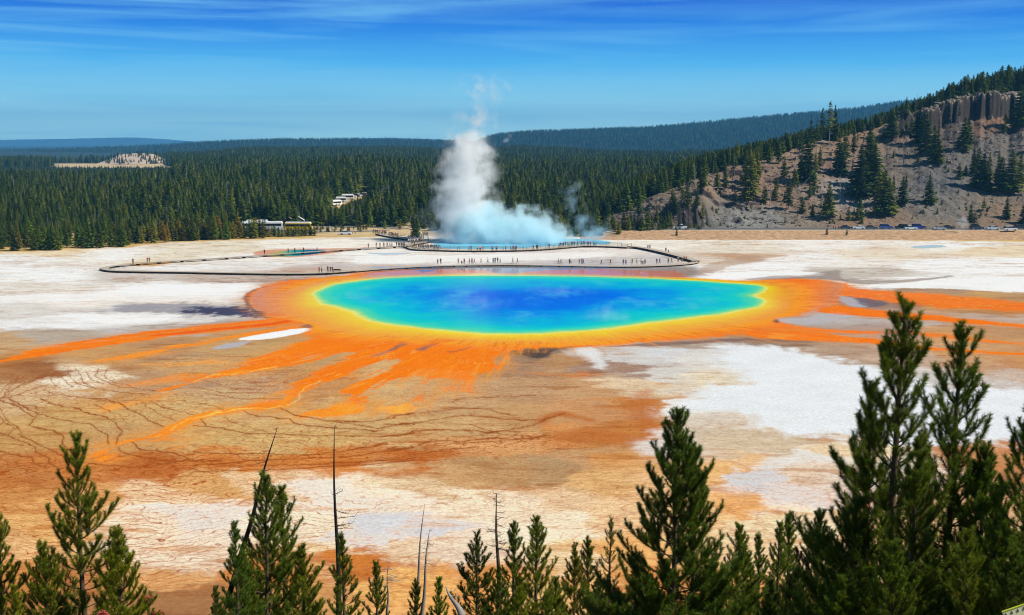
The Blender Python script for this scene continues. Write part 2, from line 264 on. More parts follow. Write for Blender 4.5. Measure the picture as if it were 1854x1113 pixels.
# overlays: name, colour, softness(m), warp(m), polygon in map notes, strength
OR1 = (246, 124, 14); OR2 = (247, 142, 28); OR3 = (236, 92, 10); OR4 = (250, 168, 56)
LAY = [
 ((226, 224, 224), 2.6, 7, [(1288, 640), (1300, 628), (1360, 619), (1430, 632), (1500, 648), (1570, 664), (1660, 690), (1720, 712), (1790, 700), (1854, 705), (1990, 720), (1990, 812), (1854, 808), (1700, 800), (1500, 800), (1420, 782), (1330, 752), (1250, 745), (1222, 725), (1290, 705), (1350, 696), (1318, 680), (1322, 662), (1284, 650)], 1),
 ((240, 240, 240), 1.4, 5, [(60, 575), (180, 566), (330, 566), (350, 578), (250, 590), (120, 598), (20, 590), (-60, 595), (-60, 580)], .5),
 ((242, 242, 244), 1.4, 5, [(180, 530), (300, 516), (420, 512), (480, 512), (450, 530), (430, 545), (330, 545), (200, 543), (-60, 550), (-60, 535)], .55),
 ((240, 240, 240), .8, 2, [(1260, 503), (1330, 490), (1500, 492), (1480, 500), (1400, 503), (1330, 508)], .9),
 ((238, 238, 238), .8, 3, [(1560, 520), (1640, 512), (1760, 503), (1900, 500), (2050, 505), (2050, 535), (1854, 530), (1700, 522)], .9),
 ((238, 236, 234), .8, 3, [(640, 462), (760, 463), (900, 460), (1080, 456), (1120, 462), (1020, 470), (860, 472), (700, 478), (640, 474)], .8),
 ((150, 148, 158), 2.0, 7, [(190, 553), (330, 547), (450, 552), (470, 568), (400, 576), (300, 566), (200, 562)], .85),
 ((45, 50, 85), 1.6, 7, [(330, 558), (400, 553), (440, 556), (468, 566), (515, 573), (500, 577), (440, 573), (380, 570), (340, 566)], .9),
 ((70, 66, 88), .5, .6, [(440, 540), (444, 532), (462, 522), (500, 513), (545, 507), (580, 504), (578, 508), (530, 514), (480, 522), (458, 534), (452, 550), (462, 562), (490, 572), (470, 570), (446, 555)], .95),
 ((110, 104, 112), .6, 1.5, [(545, 508), (600, 500), (640, 498), (560, 504), (500, 508)], .8),
 ((225, 140, 85), .5, 2, [(600, 492), (660, 487), (730, 486), (700, 494), (640, 497)], .7),
 ((205, 150, 80), .5, 2, [(215, 478), (262, 473), (330, 474), (262, 484)], .8),
 ((205, 120, 80), .6, 1, [(455, 457), (480, 452), (540, 450), (640, 449), (680, 446), (620, 456), (540, 466), (470, 465)], .75),
 ((60, 48, 45), .6, 1.5, c4([(720, 205), (880, 190), (980, 178), (1250, 165), (1484, 150), (1484, 162), (1300, 178), (1100, 200), (1090, 245), (980, 262), (900, 225), (760, 215)]), .8),
 ((105, 85, 90), .6, 1.5, [(1060, 628), (1200, 620), (1330, 612), (1400, 612), (1500, 622), (1420, 618), (1330, 616), (1200, 626)], .8),
 ((230, 228, 226), .8, 2, c4([(1250, 185), (1400, 175), (1440, 230), (1484, 330), (1400, 300), (1320, 240)]), .7),
 ((215, 120, 50), 1.2, 3, c4([(900, 350), (1250, 360), (1400, 350), (1400, 385), (1000, 385)]), .5),
 ((176, 96, 40), 1.0, 2, c4([(980, 680), (1150, 610), (1300, 630), (1430, 680), (1300, 660), (1150, 640), (1000, 700)]), .8),
 ((176, 92, 36), 1.2, 3, [(980, 790), (1100, 775), (1150, 790), (1190, 775), (1180, 800), (1060, 806)], .6),
 ((176, 92, 36), 1.0, 2.5, [(1190, 700), (1186, 720), (1178, 745), (1192, 775), (1160, 780), (1120, 740), (1150, 715)], .5),
 # spring apron and runoff streams
 (OR1, 1.0, 2.2, OUT, 1),
 (OR1, .7, 2.0, [(560, 580), (620, 590), (700, 600), (800, 615), (915, 636), (890, 650), (903, 666), (860, 682), (820, 690), (790, 686), (752, 676), (705, 690), (664, 708), (652, 722), (641, 736), (633, 734), (643, 716), (615, 712), (640, 695), (700, 668), (730, 652), (690, 656), (640, 675), (590, 688), (562, 700), (548, 712), (541, 724), (530, 735), (505, 738), (512, 728), (524, 718), (530, 702), (545, 688), (590, 665), (622, 648), (640, 637), (600, 642), (520, 662), (480, 670), (430, 678), (385, 682), (345, 692), (322, 700), (296, 716), (272, 722), (268, 720), (292, 706), (320, 694), (350, 684), (400, 672), (440, 656), (490, 640), (540, 622), (575, 605)], 1),
 (OR2, .35, .6, [(541, 724), (528, 735), (501, 740), (431, 744), (390, 752), (350, 763), (325, 775), (306, 788), (270, 797), (197, 808), (194, 803), (262, 789), (296, 778), (315, 765), (345, 752), (400, 740), (460, 733), (505, 728), (530, 712)], 1),
 (OR1, 1.0, 1.2, [(430, 738), (470, 728), (505, 722), (510, 736), (450, 742)], .6),
 (OR2, 1.2, 1.5, [(540, 752), (582, 738), (636, 731), (662, 741), (650, 749), (592, 756)], .95), (OR4, 1.0, 1.5, [(694, 738), (735, 733), (760, 734), (752, 746), (706, 747)], .8),
 (OR2, 1.4, 1.5, [(150, 830), (172, 816), (196, 808), (216, 818), (204, 832), (175, 835)], .95), (OR2, 1.4, 2, c2([(740, 900), (1000, 860), (1180, 830), (1270, 860), (1150, 890), (950, 880), (780, 915)]), .85),
 (OR1, .8, 1.5, c4([(340, 350), (420, 360), (320, 400), (250, 470), (240, 520), (180, 560), (210, 470), (240, 410)]), .8), (OR1, .8, 1.2, c4([(480, 350), (560, 380), (570, 460), (545, 490), (540, 440), (520, 400)]), .6),
 (OR1, 1.2, 2, c4([(400, 400), (460, 390), (470, 470), (400, 480)]), .45),
 (OR1, .5, 1.2, [(-70, 672), (0, 651), (67, 630), (162, 614), (243, 602), (323, 595), (400, 586), (460, 580), (520, 572), (590, 562), (600, 585), (520, 590), (460, 594), (400, 600), (270, 614), (189, 627), (162, 633), (81, 646), (0, 655), (-70, 680)], 1),
 (OR2, .5, 1.5, [(600, 583), (560, 585), (470, 597), (400, 612), (297, 629), (243, 640), (175, 651), (190, 654), (250, 645), (300, 635), (400, 618), (480, 603), (560, 592), (600, 596)], .9),
 (OR3, .5, .8, [(250, 609), (323, 602), (400, 592), (480, 586), (540, 576), (540, 580), (480, 590), (400, 597), (300, 608)], .9),
 (OR4, 1, 2, c2([(640, 640), (900, 610), (1000, 600), (860, 640), (700, 680)]), .6), (OR4, 1, 2, c2([(920, 370), (1300, 350), (1484, 340), (1484, 370), (1000, 385)]), .5), (OR2, 1, 2, c2([(840, 500), (1100, 455), (1300, 430), (1200, 475), (1000, 490)]), .6),
 (OR1, .8, 3, c6([(560, 100), (700, 150), (960, 175), (1250, 190), (1560, 215), (1854, 250), (2400, 300), (2400, 340), (1854, 310), (1500, 290), (1250, 280), (960, 243), (760, 215), (600, 200)]), .85),
 (OR1, .5, 1.2, c6([(440, 300), (620, 262), (750, 288), (1000, 308), (1400, 348), (1854, 398), (2400, 450), (2400, 470), (1854, 414), (1400, 380), (1000, 352), (700, 335), (500, 312)]), 1),
 (OR1, .6, 2, c6([(150, 360), (400, 420), (700, 432), (1200, 445), (1450, 475), (1854, 525), (1854, 535), (1450, 500), (1200, 470), (900, 455), (700, 452), (400, 455), (200, 440)]), .9),
 (OR1, .5, 1.2, c6([(0, 430), (400, 440), (700, 475), (900, 490), (1150, 535), (1450, 562), (1854, 585), (2400, 620), (2400, 640), (1854, 602), (1450, 580), (1150, 560), (900, 523), (700, 510), (400, 505), (0, 480)]), 1),
 (OR4, .6, 2, [(1400, 604), (1440, 604), (1425, 612), (1385, 613)], .5),
 ((172, 168, 176), .6, 1.5, c6([(595, 195), (700, 215), (850, 270), (740, 290), (640, 250)]), .9), ((95, 88, 105), .6, 1.5, c6([(700, 208), (900, 235), (960, 260), (850, 285), (760, 262)]), .7),
 ((180, 176, 182), .6, 1.5, c6([(170, 345), (230, 360), (400, 355), (500, 315), (700, 330), (740, 345), (600, 360), (540, 390), (380, 395), (230, 380)]), .85), ((90, 60, 62), .5, .8, c6([(170, 345), (210, 360), (230, 385), (180, 385)]), .8),
 ((242, 242, 244), .35, 1.0, c3([(290, 202), (420, 165), (560, 150), (700, 128), (822, 128), (800, 140), (600, 185), (400, 208)]), 1),
 ((170, 166, 172), .6, 1.5, c3([(130, 262), (180, 235), (300, 215), (420, 208), (330, 240), (240, 262), (160, 270)]), .9), ((105, 92, 92), .6, 1.2, c3([(700, 120), (830, 75), (870, 80), (820, 110), (840, 130), (700, 125)]), .7),
 ((96, 72, 66), .5, 1.0, [(720, 610), (745, 603), (790, 595), (760, 606), (735, 618)], .0),
 ((120, 92, 84), .5, 1.2, c4([(180, 200), (280, 160), (360, 125), (430, 122), (330, 160), (260, 205)]), .8), ((100, 70, 62), .5, 1.0, c4([(0, 205), (80, 160), (210, 110), (150, 150), (40, 210)]), .7), ((110, 76, 66), .5, .8, c4([(380, 208), (460, 205), (540, 180), (620, 150), (560, 190), (460, 216)]), .75),
 ((140, 110, 90), .6, 1.5, c3([(1170, 325), (1300, 280), (1420, 225), (1440, 215), (1380, 260), (1260, 310)]), .75), ((176, 140, 98), .6, 2, c3([(840, 360), (930, 300), (1020, 290), (960, 330), (860, 380)]), .85),
 ((130, 112, 104), .8, 1.5, c6([(0, 90), (200, 68), (400, 70), (550, 35), (650, 30), (620, 70), (680, 110), (560, 95), (400, 90), (200, 95), (0, 98)]), .6),
 ((140, 122, 108), .6, 1.5, c6([(620, 90), (900, 100), (1100, 95), (1350, 68), (1400, 72), (1200, 100), (1000, 120), (800, 130), (680, 120)]), .75),
 ((176, 146, 122), .8, 3, [(1255, 486), (1330, 466), (1360, 460), (1400, 470), (1330, 478), (1290, 492)], .6),
]
FAR_TINT = [((226, 128, 88), [(700, 490), (780, 487), (870, 486), (900, 494), (700, 500)]), ((226, 130, 92), [(950, 498), (990, 489), (1060, 486), (1150, 490), (1240, 490), (1240, 505), (1100, 500)]), ((120, 112, 124), [(740, 490), (800, 486), (770, 494)]), ((150, 150, 168), [(880, 486), (980, 484), (1060, 484), (960, 491), (900, 497)])]
LINES = [(1, 1.0, c2(l)) for l in (
 [(60, 600), (180, 665), (260, 700), (400, 740), (600, 770), (650, 800), (720, 845), (725, 905)], [(270, 600), (400, 650), (540, 665), (560, 690), (720, 725), (770, 760), (800, 800), (825, 820), (790, 860), (780, 905)],
 [(550, 590), (700, 600), (800, 630), (880, 680), (980, 720), (1000, 750), (1090, 780)], [(0, 610), (120, 650), (190, 700), (235, 730), (200, 780), (260, 800), (350, 810), (430, 850), (420, 890), (440, 940), (475, 945)],
 [(0, 830), (60, 850), (130, 880), (240, 925), (245, 960), (330, 1000), (320, 1030), (400, 1070)], [(130, 840), (230, 890), (310, 930), (460, 1000)], [(0, 950), (60, 970), (210, 995), (230, 1030), (300, 1060)],
 [(790, 930), (840, 970), (1000, 1000), (1150, 1030), (1300, 1010), (1484, 1015)], [(890, 890), (930, 935), (1180, 965), (1270, 1005)], [(600, 1035), (750, 1050), (900, 1060), (1000, 1055), (1150, 1035)])]
LINES += [(.75, .7, c2(l)) for l in ([(950, 620), (1000, 660), (1100, 720), (1180, 745)], [(1010, 615), (1100, 660), (1300, 705)], [(1350, 740), (1380, 780), (1484, 795)], [(10, 600), (40, 560), (150, 500), (300, 440), (350, 400)], [(30, 590), (100, 530), (220, 480), (330, 440)],
 [(40, 600), (150, 560), (260, 520), (330, 500)], [(20, 600), (30, 560), (110, 480), (180, 440)], [(0, 560), (60, 500), (120, 450)], [(400, 420), (420, 460), (460, 500), (500, 520)], [(450, 400), (470, 450), (520, 500), (640, 530)], [(510, 400), (540, 440), (560, 490), (640, 530), (850, 560), (1000, 570)],
 [(660, 400), (640, 450), (700, 480), (800, 520), (1050, 545)], [(720, 400), (700, 450), (760, 490), (870, 510)], [(300, 540), (360, 570), (560, 590), (760, 625)], [(640, 640), (720, 680), (800, 700), (850, 770)], [(0, 780), (40, 740), (20, 700), (0, 660)], [(50, 850), (90, 800), (130, 800), (60, 760), (40, 740)],
 [(0, 720), (40, 770), (120, 790), (150, 830)], [(60, 600), (100, 640), (240, 650), (260, 700)], [(380, 420), (330, 460), (370, 510)], [(580, 420), (610, 470), (700, 500)], [(0, 900), (100, 905), (160, 915)], [(0, 1000), (40, 1020), (60, 1060)], [(100, 1020), (130, 1060), (220, 1080)])]
LINES += [(1, .9, c3(l)) for l in ([(580, 660), (690, 710), (900, 745), (1130, 755), (1330, 735), (1380, 710), (1484, 700)], [(340, 685), (420, 715), (640, 735), (690, 770), (850, 790), (1060, 805), (1230, 820), (1280, 810)], [(0, 780), (180, 795), (350, 830), (650, 840), (830, 850), (1000, 845), (1250, 855), (1400, 845), (1484, 830)],
 [(940, 755), (1060, 765), (1240, 800), (1400, 770), (1484, 770)], [(0, 960), (200, 970), (450, 970), (800, 975), (950, 960), (1200, 920), (1300, 890)], [(0, 1050), (250, 1030), (500, 1010), (800, 1000), (1050, 990), (1300, 950), (1484, 930)], [(0, 1020), (200, 1050), (450, 1050), (800, 1040), (1484, 1000)], [(0, 1090), (300, 1080), (600, 1075), (1000, 1050), (1300, 1030), (1484, 1010)])]
LINES += [(.7, .6, c3(l)) for l in ([(210, 720), (260, 760), (400, 800), (500, 820)], [(180, 870), (155, 900), (240, 940), (250, 970)], [(250, 860), (350, 840), (400, 835)], [(60, 740), (80, 775)], [(0, 620), (130, 650), (200, 670)], [(80, 560), (300, 600), (600, 600)], [(0, 520), (200, 560), (500, 560)], [(60, 470), (260, 530), (450, 540)])]
LINES += [(1, .9, c4(l)) for l in ([(0, 700), (150, 690), (280, 680), (300, 670), (470, 640), (560, 635), (800, 660), (900, 670), (1050, 670), (1200, 620)], [(0, 775), (110, 770), (180, 745), (300, 735), (520, 735), (680, 750), (820, 740), (1000, 700), (1100, 650)], [(0, 865), (150, 855), (250, 820), (350, 805), (480, 815), (700, 790), (900, 800), (1100, 770)])]
LINES += [(.8, .7, c4(l)) for l in ([(0, 650), (100, 630), (250, 620), (500, 590), (640, 590), (760, 620), (880, 640)], [(0, 880), (200, 850), (480, 825), (700, 815), (1000, 790), (1130, 780)], [(440, 780), (560, 780), (700, 750), (900, 745)], [(440, 550), (500, 520), (700, 515), (1000, 500)], [(0, 930), (200, 900), (400, 870), (600, 850)], [(0, 960), (200, 940), (450, 930)], [(560, 700), (760, 760), (900, 775), (1050, 780)])]
STREAM_EDGE = [c3([(860, 480), (760, 520), (710, 560), (715, 600), (640, 645), (560, 658), (300, 668), (150, 700), (0, 742)]), c2([(1484, 690), (1250, 740), (1150, 810)]), c3([(560, 385), (300, 430), (130, 440), (0, 485)])]

def paint(u, v, X, Y):
    n = u.size; ppm = F / Y                 # photo pixels per metre across
    ppv = EYE * F / (Y * Y)                 # pixels per metre in depth
    w1 = fbm(X, Y, 9, 5, 1); w2 = fbm(X, Y, 9, 5, 5); w3 = fbm(X, Y * .45, 2.2, 4, 9); w4 = fbm(X, Y, 38, 3, 11)
    w5 = fbm(X * .5, Y, 1.3, 5, 15, .65); w6 = fbm(X * .4, Y, 4.5, 5, 17, .6)
    cxs, cys = [float(q) for q in ground_xy(975, 548)]; th = np.arctan2(Y - cys, X - cxs); rr_ = np.hypot((X - cxs), (Y - cys))
    rad = fbm(th * 16, rr_ / 26., 1, 5, 111, .62); rad2 = fbm(th * 60, rr_ / 12., 1, 4, 113, .6)
    uu = (u + (w1 * 4.5 + w3 * 1.2 + w4 * 5 + w6 * 3) * ppm).astype(np.float32); vv = (v + (w2 * 4.5 + w3 * 1.2 + w5 * 1.3 + w4 * 3 + w6 * 2.5) * ppv).astype(np.float32)
    P = np.array([[float(t) for t in s.split()] for l in CTRL.split('\n') for s in l.split(';')], np.float32)
    C = lin(P[:, 2:5]); num = np.zeros((n, 3), np.float32); den = np.zeros(n, np.float32)
    for k in range(len(P)):
        # far rows are foreshortened: shrink the reach of notes there
        sv = 1.0 + 1.6 * (P[k, 1] < 600)
        d2 = ((uu - P[k, 0]) * .33) ** 2 + ((vv - P[k, 1]) * sv) ** 2 + 6
        wt = 1.0 / (d2 * d2 * d2); den += wt
        for c in range(3): num[:, c] += wt * C[k, c]
    col = num / den[:, None]
    far = smooth(640, 560, v)
    # streaks and mottling of bare sinter and mud
    st = fbm(X * .22, Y, 2.6, 5, 21, .6); st2 = fbm(X, Y, 6, 5, 31, .6); st3 = fbm(X, Y, .8, 3, 41, .6)
    white = col.min(1) > .55
    k1 = smooth(.12, .55, st + .5 * st2)
    col *= (1 - (.42 * k1 * (1 - .2 * far))[:, None] * np.array([.55, .95, 1.25], np.float32))
    col = col * (1 + (.13 * st3 + .10 * st2)[:, None])
    col *= (1 + (.22 * w5 + .20 * w6)[:, None] * np.array([.8, 1, 1.15], np.float32))
    rg = lambda sc_, sd_, wd_, ax_=1.: np.exp(-(fbm(X * ax_, Y, sc_, 3, sd_) / wd_) ** 2)
    crk = np.maximum(rg(4.2, 121, .035, .6) * .9, rg(1.9, 123, .05, .6) * .7); crk = crk * smooth(-.25, .25, fbm(X, Y, 11, 3, 127)) * smooth(620, 700, v)
    fine = rg(.8, 125, .07, .5) * smooth(-.2, .3, fbm(X, Y, 7, 3, 129)) * smooth(700, 800, v) * .5
    crk = np.clip(crk + fine, 0, 1)[:, None] * .46
    col = col * (1 - crk) + (col * np.array([.62, .42, .28], np.float32)) * crk
    vn2 = np.maximum(np.exp(-(fbm(X * .13, Y, 3.4, 4, 53) / .05) ** 2), .8 * np.exp(-(fbm(X * .2, Y, 8, 5, 55) / .04) ** 2)) * smooth(-.15, .3, fbm(X * .5, Y, 22, 3, 58)); col = col * (1 - (vn2 * far * .42)[:, None] * np.array([.6, .9, 1.1], np.float32))
    vein = np.exp(-(fbm(X * .35, Y, 7, 4, 51) / .035) ** 2) * smooth(.0, .3, fbm(X, Y, 25, 2, 57))
    col *= (1 - .5 * (vein * far)[:, None] * np.array([.5, .8, 1.0], np.float32))
    nw = np.maximum(rg(6.5, 131, .020, .5), np.maximum(rg(3.0, 133, .028, .5), .8 * rg(1.5, 135, .045, .6))) * smooth(-.3, .15, fbm(X, Y, 16, 3, 137)) * smooth(800, 880, v); col = col * (1 - (nw * .5)[:, None]) + lin((168, 96, 46)) * (nw * .5)[:, None]
    mud = smooth(600, 650, v) * smooth(.46, .30, col[:, 2])
    # terracette rims: contour lines of a warped slope
    wob = fbm(X, Y, 3.0, 3, 61) * 1.6 + fbm(X, Y, 14, 2, 63) * 5
    slope = (v / 7.5 + wob * .9 + (u * .012)).astype(np.float32)
    dens = .55 + .45 * smooth(-.3, .4, fbm(X, Y, 20, 2, 71))
    fr = np.abs((slope % 1) - .5)
    ln = smooth(.5 - .10, .5 - .02, fr) * dens * smooth(620, 660, v) * smooth(.75, .45, col[:, 2] + .0 * v)
    slope2 = (v / 3.2 + fbm(X, Y, 1.5, 3, 66) * 1.5 + u * .02)
    ln2 = smooth(.32, .48, np.abs((slope2 % 1) - .5)) * smooth(620, 660, v)
    lfld = smooth(.36, .47, np.abs(((v / 11. + u * .02 + wob * 1.3) % 1) - .5)) * smooth(700, 560, u) * smooth(650, 690, v) * smooth(880, 850, v); band = np.exp(-((v - (858 - .055 * u)) / 22.0) ** 2) * smooth(1150, 900, u)
    rust = lin((150, 62, 10)); dark = lin((118, 52, 16))
    a = np.clip(.42 * ln * (v < 1080) * smooth(1250, 1150, u) + .35 * ln2 * band + .55 * ln * band + .16 * ln2 * mud + .5 * lfld * dens + .50 * smooth(.5 - .07, .5 - .01, fr) * dens * smooth(850, 880, v) * smooth(1090, 1040, v) * smooth(820, 600, u) + .30 * smooth(.40, .49, np.abs((slope2 % 1) - .5)) * dens * smooth(850, 880, v) * smooth(1090, 1040, v) * smooth(1250, 1000, u), 0, .85)[:, None]
    col = col * (1 - a) + rust * a
    # overlays
    # rippled terracettes right of the spring
    for (rgb, soft, warp, poly, stg) in LAY:
        pw = to_world(rnd_poly(poly, 1)); px = [p[0] for p in pw]; py = [p[1] for p in pw]; m = 8
        sel = np.where((X > min(px) - m) & (X < max(px) + m) & (Y > min(py) - m * 2) & (Y < max(py) + m * 2))[0]
        if not len(sel): continue
        xs, ys = X[sel], Y[sel]
        streamy = rgb in (OR1, OR2, OR3, OR4)
        d = sdf_poly(xs + warp * .45 * w1[sel] + warp * .3 * w3[sel], ys + warp * .9 * w2[sel] + warp * .5 * w3[sel], pw)
        if streamy: d = d + (1.5 * rad[sel] + 1.2 * rad2[sel] + .7 * w5[sel]) * min(warp, 2.2) * .9; al = (smooth(-soft * .7, soft * .6, d + soft * .5 * st3[sel]) * stg)[:, None]; halo = (smooth(-5, .5, d) * (.30 + .5 * smooth(-.1, .5, rad2[sel] + .5 * w6[sel])) * stg)[:, None]; col[sel] = col[sel] * (1 - halo) + lin((214, 140, 62)) * halo
        else: d = d + warp * .35 * w5[sel]; al = (smooth(-soft, soft, d + soft * 1.2 * w6[sel]) * stg)[:, None]
        c = lin(rgb)[None, :].astype(np.float32)
        if rgb in (OR1, OR2, OR3, OR4):
            s = rad2[sel]; t = rad[sel]; f2 = .6 * fbm(xs, ys, 16, 4, 81) + .6 * rad[sel]
            k = np.clip(.5 + .9 * s + .5 * t + .4 * f2, 0, 1)[:, None]
            c = c * (.80 + .35 * k) * np.array([1, .9, 1]) + (lin((250, 165, 60)) - c) * (smooth(.2, .8, f2 + .4 * s) * .55)[:, None] + (lin((190, 70, 20)) - c) * (smooth(.25, .75, -f2 + .5 * t) * .5)[:, None]
            fl = np.exp(-((rad2[sel] - .12 + .3 * w5[sel]) / .05) ** 2) * smooth(-.2, .3, rad[sel] + w6[sel]); fl2 = np.exp(-((rad2[sel] + .25 + .3 * w3[sel]) / .05) ** 2) * smooth(-.1, .4, -rad[sel] + w6[sel]); c = c + (lin((176, 78, 30)) - c) * (fl * .6)[:, None] + (lin((252, 196, 96)) - c) * (fl2 * .55)[:, None]
            hole = smooth(.20, .34, rad[sel] * .7 + .45 * s + .25 * st2[sel]) * smooth(-8, -2, -d + 0 * d)
            al = al * (1 - .78 * hole)[:, None]
        else:
            c = c * (1 + (.10 * st2[sel] + .08 * st3[sel])[:, None])
        col[sel] = col[sel] * (1 - al) + c * al
    # concentric bands of the great spring
    W = to_world(rnd_poly(WATER)); Yp = to_world(rnd_poly(YEL)); Op = to_world(rnd_poly(OUT))
    xs = [p[0] for p in Op]; ys_ = [p[1] for p in Op]
    sel = np.where((X > min(xs) - 6) & (X < max(xs) + 6) & (Y > min(ys_) - 6) & (Y < max(ys_) + 10))[0]
    qx, qy = X[sel] + .5 * w1[sel] + .3 * w3[sel], Y[sel] + 1.2 * w2[sel] + .8 * w3[sel]
    dw = sdf_poly(X[sel] + .8 * w1[sel] + .35 * w3[sel], Y[sel] + 1.5 * w2[sel], W); dy_ = sdf_poly(qx, qy, Yp); do = sdf_poly(qx, qy, Op)
    yel = lin((255, 208, 18)); pal = lin((238, 232, 130)); yor = lin((250, 160, 28)); orr = lin((236, 128, 44)); pnk = lin((214, 140, 96))
    t = np.clip(-dw / (np.maximum(-dw, 0) + np.maximum(dy_, 0) + .01), 0, 1)
    cy = np.where((t < .12)[:, None], pal + (yel - pal) * (t / .12)[:, None], yel + (yor - yel) * (np.maximum(t - .12, 0) / .88)[:, None] ** .9)
    cy = cy * (1 + .10 * st2[sel] + .08 * st3[sel] + .18 * rad2[sel])[:, None]
    vy = (np.exp(-((rad[sel] - .1) / .04) ** 2) * smooth(.3, .7, t) * .5)[:, None]; cy = cy * (1 - vy) + lin((236, 130, 30)) * vy
    to_ = np.clip(-dy_ / 9, 0, 1); left = smooth(470 + 90, 450, u[sel]) + smooth(1440, 1530, u[sel])
    co = yor + (orr - yor) * to_[:, None]; pk = (np.clip(left, 0, 1) * smooth(10, 1, do))[:, None]
    co = co + (pnk - co) * pk
    co = co * (1 + .10 * st[sel] + .08 * st3[sel] + .25 * rad2[sel])[:, None]
    vo = (np.exp(-((rad[sel] + .12) / .05) ** 2) * .55)[:, None]; co = co * (1 - vo) + lin((196, 84, 30)) * vo
    red = smooth(.25, .7, fbm(qx, qy, 14, 4, 95) + .5 * st[sel])[:, None] * .5; co = co + (lin((214, 84, 18)) - co) * red
    base = col[sel]
    aO = smooth(-.6, 1.0, do) * np.clip(smooth(11, 3, -dy_) + left, 0, 1)
    c = base * (1 - aO[:, None]) + co * aO[:, None]
    aY = smooth(-1.6, 1.2, dy_)[:, None]; c = c * (1 - aY) + cy * aY
    wet = np.zeros(n, np.float32); wet[sel] = smooth(-1, 1.5, do) * np.clip(smooth(-6, 0, dy_) + left + smooth(500, 495, v[sel]), 0, 1)
    col[sel] = c
    # shallow sheet of water between the boardwalk and the spring
    for rgb, poly in FAR_TINT:
        d = sdf_poly(X + 1.5 * w1, Y + 4 * w2 + 2 * w3, to_world(rnd_poly(poly, 1))) if True else None
        a = (smooth(-1.0, 1.0, d) * .85 * smooth(-2, 1, -np.interp(np.arange(n), sel, dw, left=-9, right=-9)) if False else smooth(-1.0, 1.0, d) * .85)
        a[sel] *= smooth(.5, -.8, dy_)
        col = col * (1 - a[:, None]) + (lin(rgb)[None, :] * (1 + .15 * st)[:, None]) * a[:, None]
    gl = smooth(480, 483, v) * smooth(506, 498, v) * smooth(640, 690, u) * smooth(1290, 1250, u)
    wet = np.maximum(wet, smooth(480, 483, v) * smooth(506, 500, v) * smooth(640, 690, u) * smooth(1290, 1250, u))
    # orange vein edges and hand-laid crack lines
    ju = (fbm(X, Y, .55, 2, 101) * 1.4 + fbm(X, Y, 1.8, 2, 103) * 3.4); jv = (fbm(X, Y, .55, 2, 105) * .9 + fbm(X, Y, 1.8, 2, 107) * 2.2)
    def strokes(items, rgb, wid):
        nonlocal col
        for wd, stg, pl in items:
            us = [p[0] for p in pl]; vs = [p[1] for p in pl]
            s = np.where((u > min(us) - 9) & (u < max(us) + 9) & (v > min(vs) - 7) & (v < max(vs) + 7))[0]
            d = np.full(len(s), 99., np.float32); pu = u[s] + ju[s]; pv = v[s] + jv[s]
            for (a0, b0), (a1, b1) in zip(pl, pl[1:]): d = np.minimum(d, seg_dist(pu * .8, pv * 1.15, a0 * .8, b0 * 1.15, a1 * .8, b1 * 1.15))
            fade = .65 + .6 * st2[s]; d = d / np.clip(.85 + .9 * w5[s] + .5 * st2[s], .45, 2.)
            al = np.clip(np.exp(-(d / (wd * wid)) ** 2) * .9 * stg * (.75 + .5 * fade) + np.exp(-(d / (wd * wid * 3.5)) ** 2) * .28 * stg, 0, .92)[:, None]
            col[s] = col[s] * (1 - al) + lin(rgb) * al
    strokes(LINES, (140, 66, 16), .85)
    strokes([(1.0, .6, l) for l in STREAM_EDGE], (250, 190, 90), .7)
    # meadow edge along the forest
    ev = np.interp(u, [-200, 0, 240, 300, 560, 700, 800, 1000, 1110, 1250, 1500, 1600, 1854, 2100], [452, 457, 446, 438, 431, 428, 424, 426, 431, 430, 431, 434, 437, 440])
    g = smooth(2.5, -1.5, (v - ev) + w2 * 3 + st * 2)[:, None]
    gc = lin((203, 168, 105)) * (1 + .2 * st2 + .15 * st3)[:, None]
    col = col * (1 - g) + gc * g
    return np.clip(col, .004, 1), wet, np.clip(gl + .03 * wet, 0, 1)

K_ALB = 0.80
us = np.arange(-130, 1990, 1.12); vs_ = np.concatenate([np.arange(424, 640, .62), np.arange(640, 1150, .9)])
U, V_ = np.meshgrid(us, vs_); GX, GY = ground_xy(U, V_)
gx, gy = GX.ravel().astype(np.float32), GY.ravel().astype(np.float32)
gcol, gwet, ggl = paint(U.ravel().astype(np.float32), V_.ravel().astype(np.float32), gx, gy)
gz = np.zeros_like(gx)
me = mesh_np("geyser_basin", np.stack([gx, gy, gz], 1), grid_faces(len(vs_), len(us)), smoothf=True)
add_col(me, "tint", np.minimum(gcol * (1 - .13 * smooth(.40, .70, gcol[:, 2]) * smooth(790, 880, V_.ravel()))[:, None] * (K_ALB * (1 + (.09 * smooth(590, 640, V_.ravel()) + .11 * smooth(790, 880, V_.ravel())) * (1 - smooth(.35, .75, gcol[:, 2]))))[:, None] * (1 + smooth(590, 640, V_.ravel())[:, None] * np.array([0, .05, .10])), np.array([.69, .69, .70]))); add_f(me, "wet", gwet); add_f(me, "gloss", ggl)
mb_ = mat("basin_crust", rough=.85, attr="tint", spec=.25, noise=(2.6, .20), bump=(.45, .06))
t = mb_.node_tree; a = t.nodes.new('ShaderNodeAttribute'); a.attribute_name = 'wet'; mr = t.nodes.new('ShaderNodeMapRange'); mr.inputs[3].default_value = .85; mr.inputs[4].default_value = .07
t.links.new(a.outputs['Fac'], mr.inputs[0]); t.links.new(mr.outputs[0], t.nodes['Principled BSDF'].inputs['Roughness'])
